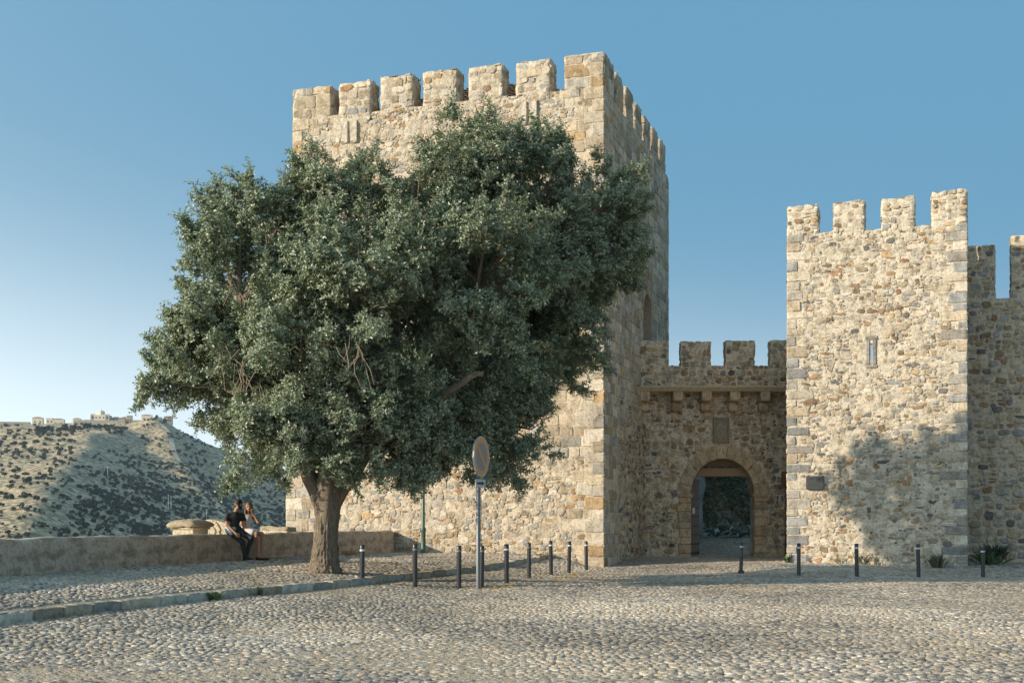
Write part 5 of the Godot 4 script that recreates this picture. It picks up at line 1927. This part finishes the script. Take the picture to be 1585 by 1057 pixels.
func build_people() -> void:
	var pm := person_mat("figure", 0.72)
	var skin := Color(0.36, 0.20, 0.115)
	var dark := Color(0.02, 0.015, 0.012)
	# man: half seated on the wall's edge, legs stretched out, turned to his companion
	var d := 31.48
	var gy := walk_y(wall_x(d) + 0.3, d)
	var top := 1.285 - gy
	var o := thing("person", "bearded person in a black T-shirt and dark trousers leaning on the low wall", "person", Vector3(wall_x(d), gy, -d), -12.6)
	var tee := Color(0.012, 0.012, 0.013)
	var jean := Color(0.022, 0.024, 0.030)
	var shoe := Color(0.012, 0.012, 0.014)
	var Y := top
	var pel := Vector3(-0.02, Y + 0.115, 0.0)
	var rs := Vector3(-0.12, Y + 0.475, 0.13)
	var ls := Vector3(0.165, Y + 0.48, -0.12)
	var bn := [
		[pel + Vector3(-0.06, 0, 0.07), pel + Vector3(0.07, 0, -0.07), 0.125, 0.125, jean],
		[pel + Vector3(0, 0.02, 0), Vector3(0.0, Y + 0.30, 0.0), 0.125, 0.118, tee],
		[Vector3(0.0, Y + 0.30, 0.0), Vector3(0.02, Y + 0.45, 0.0), 0.122, 0.13, tee],
		[Vector3(-0.06, Y + 0.43, 0.06), Vector3(0.1, Y + 0.43, -0.05), 0.112, 0.112, tee],
		[rs, Vector3(0.0, Y + 0.52, 0.02), 0.058, 0.062, tee],
		[ls, Vector3(0.05, Y + 0.52, -0.02), 0.058, 0.062, tee],
		[Vector3(0.02, Y + 0.54, 0.0), Vector3(0.07, Y + 0.66, -0.02), 0.058, 0.05, skin],
		[rs, Vector3(-0.125, Y + 0.38, 0.185), 0.068, 0.062, tee],
		[Vector3(-0.125, Y + 0.38, 0.185), Vector3(-0.10, Y + 0.245, 0.20), 0.046, 0.040, skin],
		[Vector3(-0.10, Y + 0.245, 0.20), Vector3(0.13, Y + 0.035, 0.20), 0.041, 0.027, skin],
		[ls, Vector3(0.20, Y + 0.38, -0.15), 0.066, 0.060, tee],
		[Vector3(0.20, Y + 0.38, -0.15), Vector3(0.215, Y + 0.26, -0.14), 0.045, 0.040, skin],
		[Vector3(0.215, Y + 0.26, -0.14), Vector3(0.21, Y + 0.065, -0.06), 0.040, 0.027, skin],
		[Vector3(-0.03, Y + 0.085, 0.10), Vector3(0.27, Y - 0.20, 0.10), 0.098, 0.066, jean],
		[Vector3(0.27, Y - 0.20, 0.10), Vector3(0.33, 0.12, 0.07), 0.064, 0.046, jean],
		[Vector3(0.08, Y + 0.085, -0.08), Vector3(0.46, Y - 0.10, -0.02), 0.098, 0.066, jean],
		[Vector3(0.46, Y - 0.10, -0.02), Vector3(0.30, 0.13, -0.04), 0.064, 0.046, jean],
		[Vector3(0.33, 0.10, 0.07), Vector3(0.35, 0.055, 0.07), 0.046, 0.048, shoe],
		[Vector3(0.34, 0.05, 0.07), Vector3(0.53, 0.042, 0.12), 0.044, 0.036, shoe],
		[Vector3(0.30, 0.10, -0.04), Vector3(0.29, 0.055, -0.04), 0.046, 0.048, shoe],
		[Vector3(0.27, 0.05, -0.04), Vector3(0.43, 0.042, 0.03), 0.044, 0.036, shoe],
	]
	var hc := Vector3(0.10, Y + 0.76, -0.03)
	var hd := head(hc, Vector3(0.9, -0.08, -0.15), Vector3(0.15, 1, 0), 1.0, skin, dark, dark, true)
	hd.append([Vector3(0.06, Y + 0.62, -0.02), Vector3(0.09, Y + 0.70, -0.025), 0.05, 0.05, skin])
	part("body", body_mesh([[bn, 0.012, 0.035], [hd, 0.0055, 0.012], [hand(Vector3(0.13, Y + 0.035, 0.20), Vector3(0.6, -0.75, 0.02), Vector3(0.5, 0.4, -0.6), skin, 0.45), 0.005, 0.008], [hand(Vector3(0.21, Y + 0.065, -0.06), Vector3(0.35, -0.6, 0.35), Vector3(0.3, 0, 0.8), skin, 0.5), 0.005, 0.008]]), pm, o)
	var hb := []
	var f := Vector3(0.9, -0.08, -0.15).normalized()
	var u := (Vector3(0.15, 1, 0) - f * Vector3(0.15, 1, 0).dot(f)).normalized()
	var r := f.cross(u)
	hb = [[hc + u * 0.062 - f * 0.03, hc + u * 0.07 + f * 0.03, 0.080, 0.066, dark], [hc + u * 0.02 - f * 0.05, hc - u * 0.03 - f * 0.052, 0.066, 0.052, dark], [hc + u * 0.05 + r * 0.035, hc + u * 0.05 - r * 0.035, 0.075, 0.075, dark]]
	part("hair", body_mesh([[hb, 0.006, 0.02]]), pm, o)
	var gc := Color(0.42, 0.44, 0.47)
	part("tied_shirt", body_mesh([[[[pel + Vector3(-0.1, 0.01, 0.10), pel + Vector3(0.06, 0.03, 0.10), 0.085, 0.055, gc], [pel + Vector3(-0.09, 0.0, 0.12), pel + Vector3(0.03, -0.10, 0.20), 0.07, 0.04, gc], [pel + Vector3(-0.12, -0.01, 0.02), pel + Vector3(-0.05, 0.0, 0.14), 0.075, 0.06, gc]], 0.009, 0.03]]), pm, o)
	for s in [[0.345, 0.07, 0.54, 0.122], [0.275, -0.04, 0.435, 0.032]]:
		part("shoe_sole", body_mesh([[[[Vector3(s[0], 0.018, s[1]), Vector3(s[2], 0.018, s[3]), 0.042, 0.036, Color(0.62, 0.63, 0.64)]], 0.008, 0.01]]), pm, o, Transform3D(Basis.from_scale(Vector3(1, 0.62, 1)), Vector3(0, 0.004, 0)))
	# woman: seated beside him, one hand raised to her hair
	d = 32.12
	gy = walk_y(wall_x(d) + 0.3, d)
	Y = 1.285 - gy
	o = thing("person", "long haired person in a short white dress sitting on the low wall", "person", Vector3(wall_x(d), gy, -d), -12.6)
	skin = Color(0.40, 0.225, 0.13)
	var wh := Color(0.66, 0.65, 0.64)
	pel = Vector3(0.0, Y + 0.10, 0.0)
	rs = Vector3(-0.04, Y + 0.49, 0.11)
	ls = Vector3(0.17, Y + 0.49, -0.10)
	bn = [
		[pel + Vector3(-0.04, 0, 0.06), pel + Vector3(0.06, 0, -0.06), 0.115, 0.115, wh],
		[pel, Vector3(0.05, Y + 0.28, 0.0), 0.10, 0.088, wh],
		[Vector3(0.05, Y + 0.28, 0.0), Vector3(0.07, Y + 0.42, 0.0), 0.092, 0.10, wh],
		[Vector3(0.02, Y + 0.36, 0.06), Vector3(0.15, Y + 0.36, -0.05), 0.078, 0.078, wh],
		[rs, ls, 0.05, 0.05, skin],
		[Vector3(0.03, Y + 0.46, 0.05), Vector3(0.12, Y + 0.46, -0.05), 0.062, 0.062, wh],
		[Vector3(0.07, Y + 0.50, 0.0), Vector3(0.09, Y + 0.62, 0.0), 0.045, 0.038, skin],
		[rs, Vector3(-0.03, Y + 0.25, 0.16), 0.044, 0.034, skin],
		[Vector3(-0.03, Y + 0.25, 0.16), Vector3(0.15, Y + 0.10, 0.12), 0.034, 0.023, skin],
		[ls, Vector3(0.34, Y + 0.31, -0.06), 0.044, 0.035, skin],
		[Vector3(0.34, Y + 0.31, -0.06), Vector3(0.235, Y + 0.52, 0.02), 0.034, 0.023, skin],
		[Vector3(0.0, Y + 0.07, 0.08), Vector3(0.36, Y + 0.02, 0.10), 0.080, 0.052, skin],
		[Vector3(0.36, Y + 0.02, 0.10), Vector3(0.36, 0.17, 0.06), 0.049, 0.030, skin],
		[Vector3(0.06, Y + 0.07, -0.07), Vector3(0.44, Y + 0.01, -0.04), 0.080, 0.052, skin],
		[Vector3(0.44, Y + 0.01, -0.04), Vector3(0.45, 0.17, -0.03), 0.049, 0.030, skin],
		[Vector3(0.36, 0.16, 0.06), Vector3(0.37, 0.10, 0.06), 0.036, 0.036, skin],
		[Vector3(0.36, 0.085, 0.06), Vector3(0.53, 0.06, 0.09), 0.034, 0.028, skin],
		[Vector3(0.45, 0.16, -0.03), Vector3(0.46, 0.10, -0.03), 0.036, 0.036, skin],
		[Vector3(0.45, 0.085, -0.03), Vector3(0.62, 0.06, 0.0), 0.034, 0.028, skin],
	]
	hc = Vector3(0.10, Y + 0.705, 0.0)
	f = Vector3(0.45, -0.05, 0.85).normalized()
	u = Vector3(-0.05, 1, 0)
	hd = head(hc, f, u, 0.93, skin, dark, dark, false)
	hd.append([Vector3(0.08, Y + 0.58, 0.0), Vector3(0.09, Y + 0.66, 0.0), 0.04, 0.04, skin])
	part("body", body_mesh([[bn, 0.011, 0.028], [hd, 0.005, 0.011], [hand(Vector3(-0.03 + 0.18, Y + 0.10, 0.12), Vector3(0.8, -0.3, -0.1), Vector3(0, 0.2, -1), skin, 0.4), 0.005, 0.008], [hand(Vector3(0.235, Y + 0.52, 0.02), Vector3(-0.3, 0.85, 0.1), Vector3(-0.2, 0, 1), skin, 0.7), 0.005, 0.008]]), pm, o)
	# skirt of the dress over the thighs
	part("skirt", body_mesh([[[[pel + Vector3(-0.06, -0.02, 0.0), pel + Vector3(0.02, 0.0, 0.0), 0.13, 0.12, wh], [Vector3(0.0, Y + 0.085, 0.085), Vector3(0.25, Y + 0.05, 0.105), 0.098, 0.084, wh], [Vector3(0.06, Y + 0.085, -0.075), Vector3(0.30, Y + 0.045, -0.05), 0.098, 0.084, wh], [Vector3(0.03, Y + 0.09, 0.0), Vector3(0.27, Y + 0.05, 0.03), 0.09, 0.078, wh]], 0.009, 0.03]]), pm, o)
	var hairc := Color(0.115, 0.058, 0.028)
	u = (u - f * u.dot(f)).normalized()
	r = f.cross(u)
	hb = [[hc + u * 0.05 - f * 0.03, hc + u * 0.055 + f * 0.012, 0.082, 0.068, hairc], [hc + u * 0.02 - f * 0.055, hc - u * 0.14 - f * 0.055, 0.068, 0.055, hairc],
		[hc + r * 0.066 + u * 0.03, hc + r * 0.085 - u * 0.12 + f * 0.02, 0.033, 0.034, hairc], [hc - r * 0.066 + u * 0.03, hc - r * 0.085 - u * 0.12 + f * 0.02, 0.033, 0.034, hairc],
		[hc - r * 0.085 - u * 0.12 + f * 0.02, hc - r * 0.09 - u * 0.36 + f * 0.055, 0.036, 0.018, hairc], [hc + r * 0.085 - u * 0.12 + f * 0.02, hc + r * 0.08 - u * 0.34 + f * 0.06, 0.036, 0.018, hairc]]
	part("hair", body_mesh([[hb, 0.006, 0.02]]), pm, o)
	for s in [[0.35, 0.06, 0.55, 0.093, 0.05], [0.44, -0.03, 0.64, 0.003, 0.05]]:
		part("shoe", body_mesh([[[[Vector3(s[0], s[4], s[1]), Vector3(s[2], s[4] - 0.012, s[3]), 0.037, 0.033, Color(0.03, 0.022, 0.018)]], 0.008, 0.01]]), pm, o)

# ------------------------------------------------------------------ behind the gate
func agave(at: Vector3, s: float, label: String) -> void:
	var o := thing("agave", label, "plant", at, 0.0, "agaves behind the gateway")
	var m := plain_mat("agave_leaf", lin(0.34, 0.39, 0.35), 0.5)
	for k in 15:
		var st := new_st()
		var a := k * 2.4
		var lift := rnd(0.25, 1.2)
		var L := rnd(0.8, 1.25) * s
		var dir := Vector3(cos(a), 0, sin(a))
		var side := Vector3(-sin(a), 0, cos(a))
		var prev := []
		for i in 7:
			var t := i / 6.0
			var c := dir * L * t * 0.85 + Vector3(0, L * (lift * t - (lift * 0.75 + 0.1) * t * t) + 0.05, 0)
			var w := 0.11 * s * (1.0 - pow(t, 1.6)) + 0.004
			var q := [c + side * w + Vector3(0, w * 0.5, 0), c - Vector3(0, 0.02, 0), c - side * w + Vector3(0, w * 0.5, 0)]
			if i > 0:
				quad(st, prev[0], prev[1], q[1], q[0])
				quad(st, prev[1], prev[2], q[2], q[1])
			prev = q
		part("leaf", smooth_mesh(st), m, o)

func build_courtyard() -> void:
	rng.seed = 51
	# rubble bank behind the gate
	var o := thing("courtyard_wall", "dark overgrown rubble wall seen through the gateway", "wall", Vector3(9.0, 0, -58.0), 4.0)
	var st := new_st()
	rough_block(st, Vector3(-5.0, -0.5, -0.8), Vector3(5.0, 7.0, 0.0), 0.3, 0.16, 1.0)
	var mort := mortar_mat("mortar_curtain", lin(0.60, 0.52, 0.41))
	part("wall", smooth_mesh(st), mort, o)
	var l := courses(Transform3D.IDENTITY, -5.0, 5.0, 0.5, 6.9, 0.2, 0.42, 0.8, 2.0, false, MIX_WALL, anywhere, {"proud": 0.09, "gap": 0.03, "skip": 0.05})
	lay(l, o, 60, "stone", func(s): return s.a if absf(s.u - 0.4) < 1.8 and s.v < 4.6 else 0.0)
	# side bank
	var b := thing("rock_bank", "grey rough rock bank inside the gateway behind the open door", "rock", Vector3(7.0, 0.2, -51.0), -14.0)
	st = new_st()
	rough_block(st, Vector3(-1.2, -0.5, -6.5), Vector3(0.35, 3.6, 0.2), 0.25, 0.3, 1.1)
	part("rock", smooth_mesh(st), stone_mat("bank_rock", lin(0.34, 0.32, 0.29), 0.95, 0.8, false, 4.0), b)
	# creepers
	var leaf: Mesh
	st = new_st()
	for k in 26:
		var p := Vector3(rnd(-0.3, 0.3), rnd(-0.3, 0.3), rnd(0.0, 0.16))
		var a := Vector3(rnd(-1, 1), rnd(-1, 0.3), rnd(-0.3, 0.6)).normalized() * rnd(0.05, 0.09)
		var c := a.cross(Vector3(rnd(-0.3, 0.3), 0.3, 1)).normalized() * 0.04
		quad(st, p - a, p + c, p + a, p - c)
	leaf = flat_mesh(st)
	var iv := thing("creeper", "dark leafy creeper hanging over the courtyard wall behind the gateway", "creeper", Vector3(9.0, 0.6, -57.9), 4.0)
	var mm := MultiMesh.new()
	mm.transform_format = MultiMesh.TRANSFORM_3D
	mm.mesh = leaf
	mm.instance_count = 260
	for k in 260:
		var u := rnd(-3.4, 3.4)
		var v := rnd(0.2, 5.6)
		mm.set_instance_transform(k, Transform3D(Basis(Vector3.BACK, rnd(0, TAU)) * Basis(Vector3.RIGHT, rnd(-0.4, 0.4)), Vector3(u, v, rnd(0.0, 0.35) + 0.25 * absf(nz.get_noise_2d(u * 0.8, v * 0.8)))))
	var mi := MultiMeshInstance3D.new()
	mi.name = "foliage"
	mi.multimesh = mm
	mi.material_override = plain_mat("creeper_leaf", lin(0.06, 0.085, 0.04), 0.5)
	mi.set_meta("kind", "stuff")
	iv.add_child(mi, true)
	agave(Vector3(10.1, road_y(10.1, 54.6) - 0.02, -54.6), 1.25, "large grey agave with curling leaves at the courtyard wall")
	agave(Vector3(9.2, road_y(9.2, 55.2) - 0.02, -55.2), 1.0, "smaller grey agave beside the large one behind the gateway")

# ------------------------------------------------------------------ weeds
func weed(called: String, label: String, x: float, d: float, y: float, h: float, n: int, spread: float, broad: bool, c: Color) -> void:
	var o := thing(called, label, "weed", Vector3(x, y, -d), 0.0, "weeds at the foot of the walls")
	var m := plain_mat("weed_%s" % c.to_html(), c, 0.7)
	var st := new_st()
	for k in n:
		var a := rnd(0, TAU)
		var b := Vector3(rnd(-1, 1), 0, rnd(-1, 1)) * spread * 0.5
		var tip := b + Vector3(cos(a) * spread * rnd(0.2, 0.9), h * rnd(0.5, 1.0), sin(a) * spread * rnd(0.2, 0.9))
		var mid := b.lerp(tip, 0.55) + Vector3(0, h * 0.14, 0)
		var w := Vector3(-sin(a), 0, cos(a)) * (0.035 if broad else 0.010)
		tri(st, b - w * 0.5, mid - w, b + w * 0.5)
		quad(st, b + w * 0.5, mid - w, tip, mid + w)
		if broad:
			for q in 3:
				var p := b.lerp(tip, rnd(0.4, 1.0))
				var e := Vector3(rnd(-1, 1), rnd(-0.2, 0.8), rnd(-1, 1)).normalized() * 0.07
				var s := e.cross(Vector3.UP).normalized() * 0.03
				quad(st, p, p + e * 0.5 + s, p + e, p + e * 0.5 - s)
	part("leaves", flat_mesh(st), m, o)

func tower_foot(u: float, out := 0.12) -> Vector3:
	return Transform3D(Basis(Vector3.UP, deg_to_rad(TURN)), Vector3(9.61, 0, -43.0)) * Vector3(u, 0, out)

func build_weeds() -> void:
	rng.seed = 61
	var dry := lin(0.16, 0.15, 0.08)
	var green := lin(0.07, 0.12, 0.04)
	var i := 0
	for w in [[0.02, 0.35, 10, 0.12, true, green, "thin bright green weed in the corner of gate wall and smaller tower"], [1.78, 0.34, 16, 0.25, false, dry, "low dry weed at the smaller tower's foot, first towards the gate"], [2.42, 0.5, 22, 0.25, false, dry, "tall dry weed at the smaller tower's foot before its middle"], [2.95, 0.42, 12, 0.15, false, dry, "thin upright dry weed at the smaller tower's foot"], [4.95, 0.55, 40, 0.3, true, lin(0.10, 0.105, 0.06), "broad grey-green weed at the smaller tower's shaded foot"]]:
		var p := tower_foot(w[0])
		weed("weed", w[6], p.x, -p.z, road_y(p.x, -p.z) - 0.02, w[1], w[2], w[3], w[4], w[5])
	weed("weed", "leafy green weed where the shaded wall leaves the smaller tower", 16.9, 43.5, road_y(16.9, 43.5) - 0.02, 0.45, 60, 0.7, true, lin(0.06, 0.11, 0.035))
	weed("weed", "dark shrubby weed against the shaded wall", 17.7, 45.2, road_y(17.7, 45.2) - 0.02, 0.8, 60, 0.6, true, lin(0.04, 0.055, 0.025))
	var kx := kerb_x(22.0)
	weed("weed", "small green weed growing out of the gutter along the kerb", kx + 0.1, 22.0, road_y(kx, 22.0), 0.17, 18, 0.22, true, lin(0.12, 0.17, 0.07))
	weed("weed", "single thin weed stem in the gutter along the kerb", kerb_x(23.4) + 0.08, 23.4, road_y(kerb_x(23.4), 23.4), 0.2, 5, 0.08, true, green)
	weed("weed", "little tuft at the keep's foot where the kerb ends", 1.0, 42.15, road_y(1.0, 42.15), 0.2, 20, 0.2, true, lin(0.05, 0.10, 0.05))
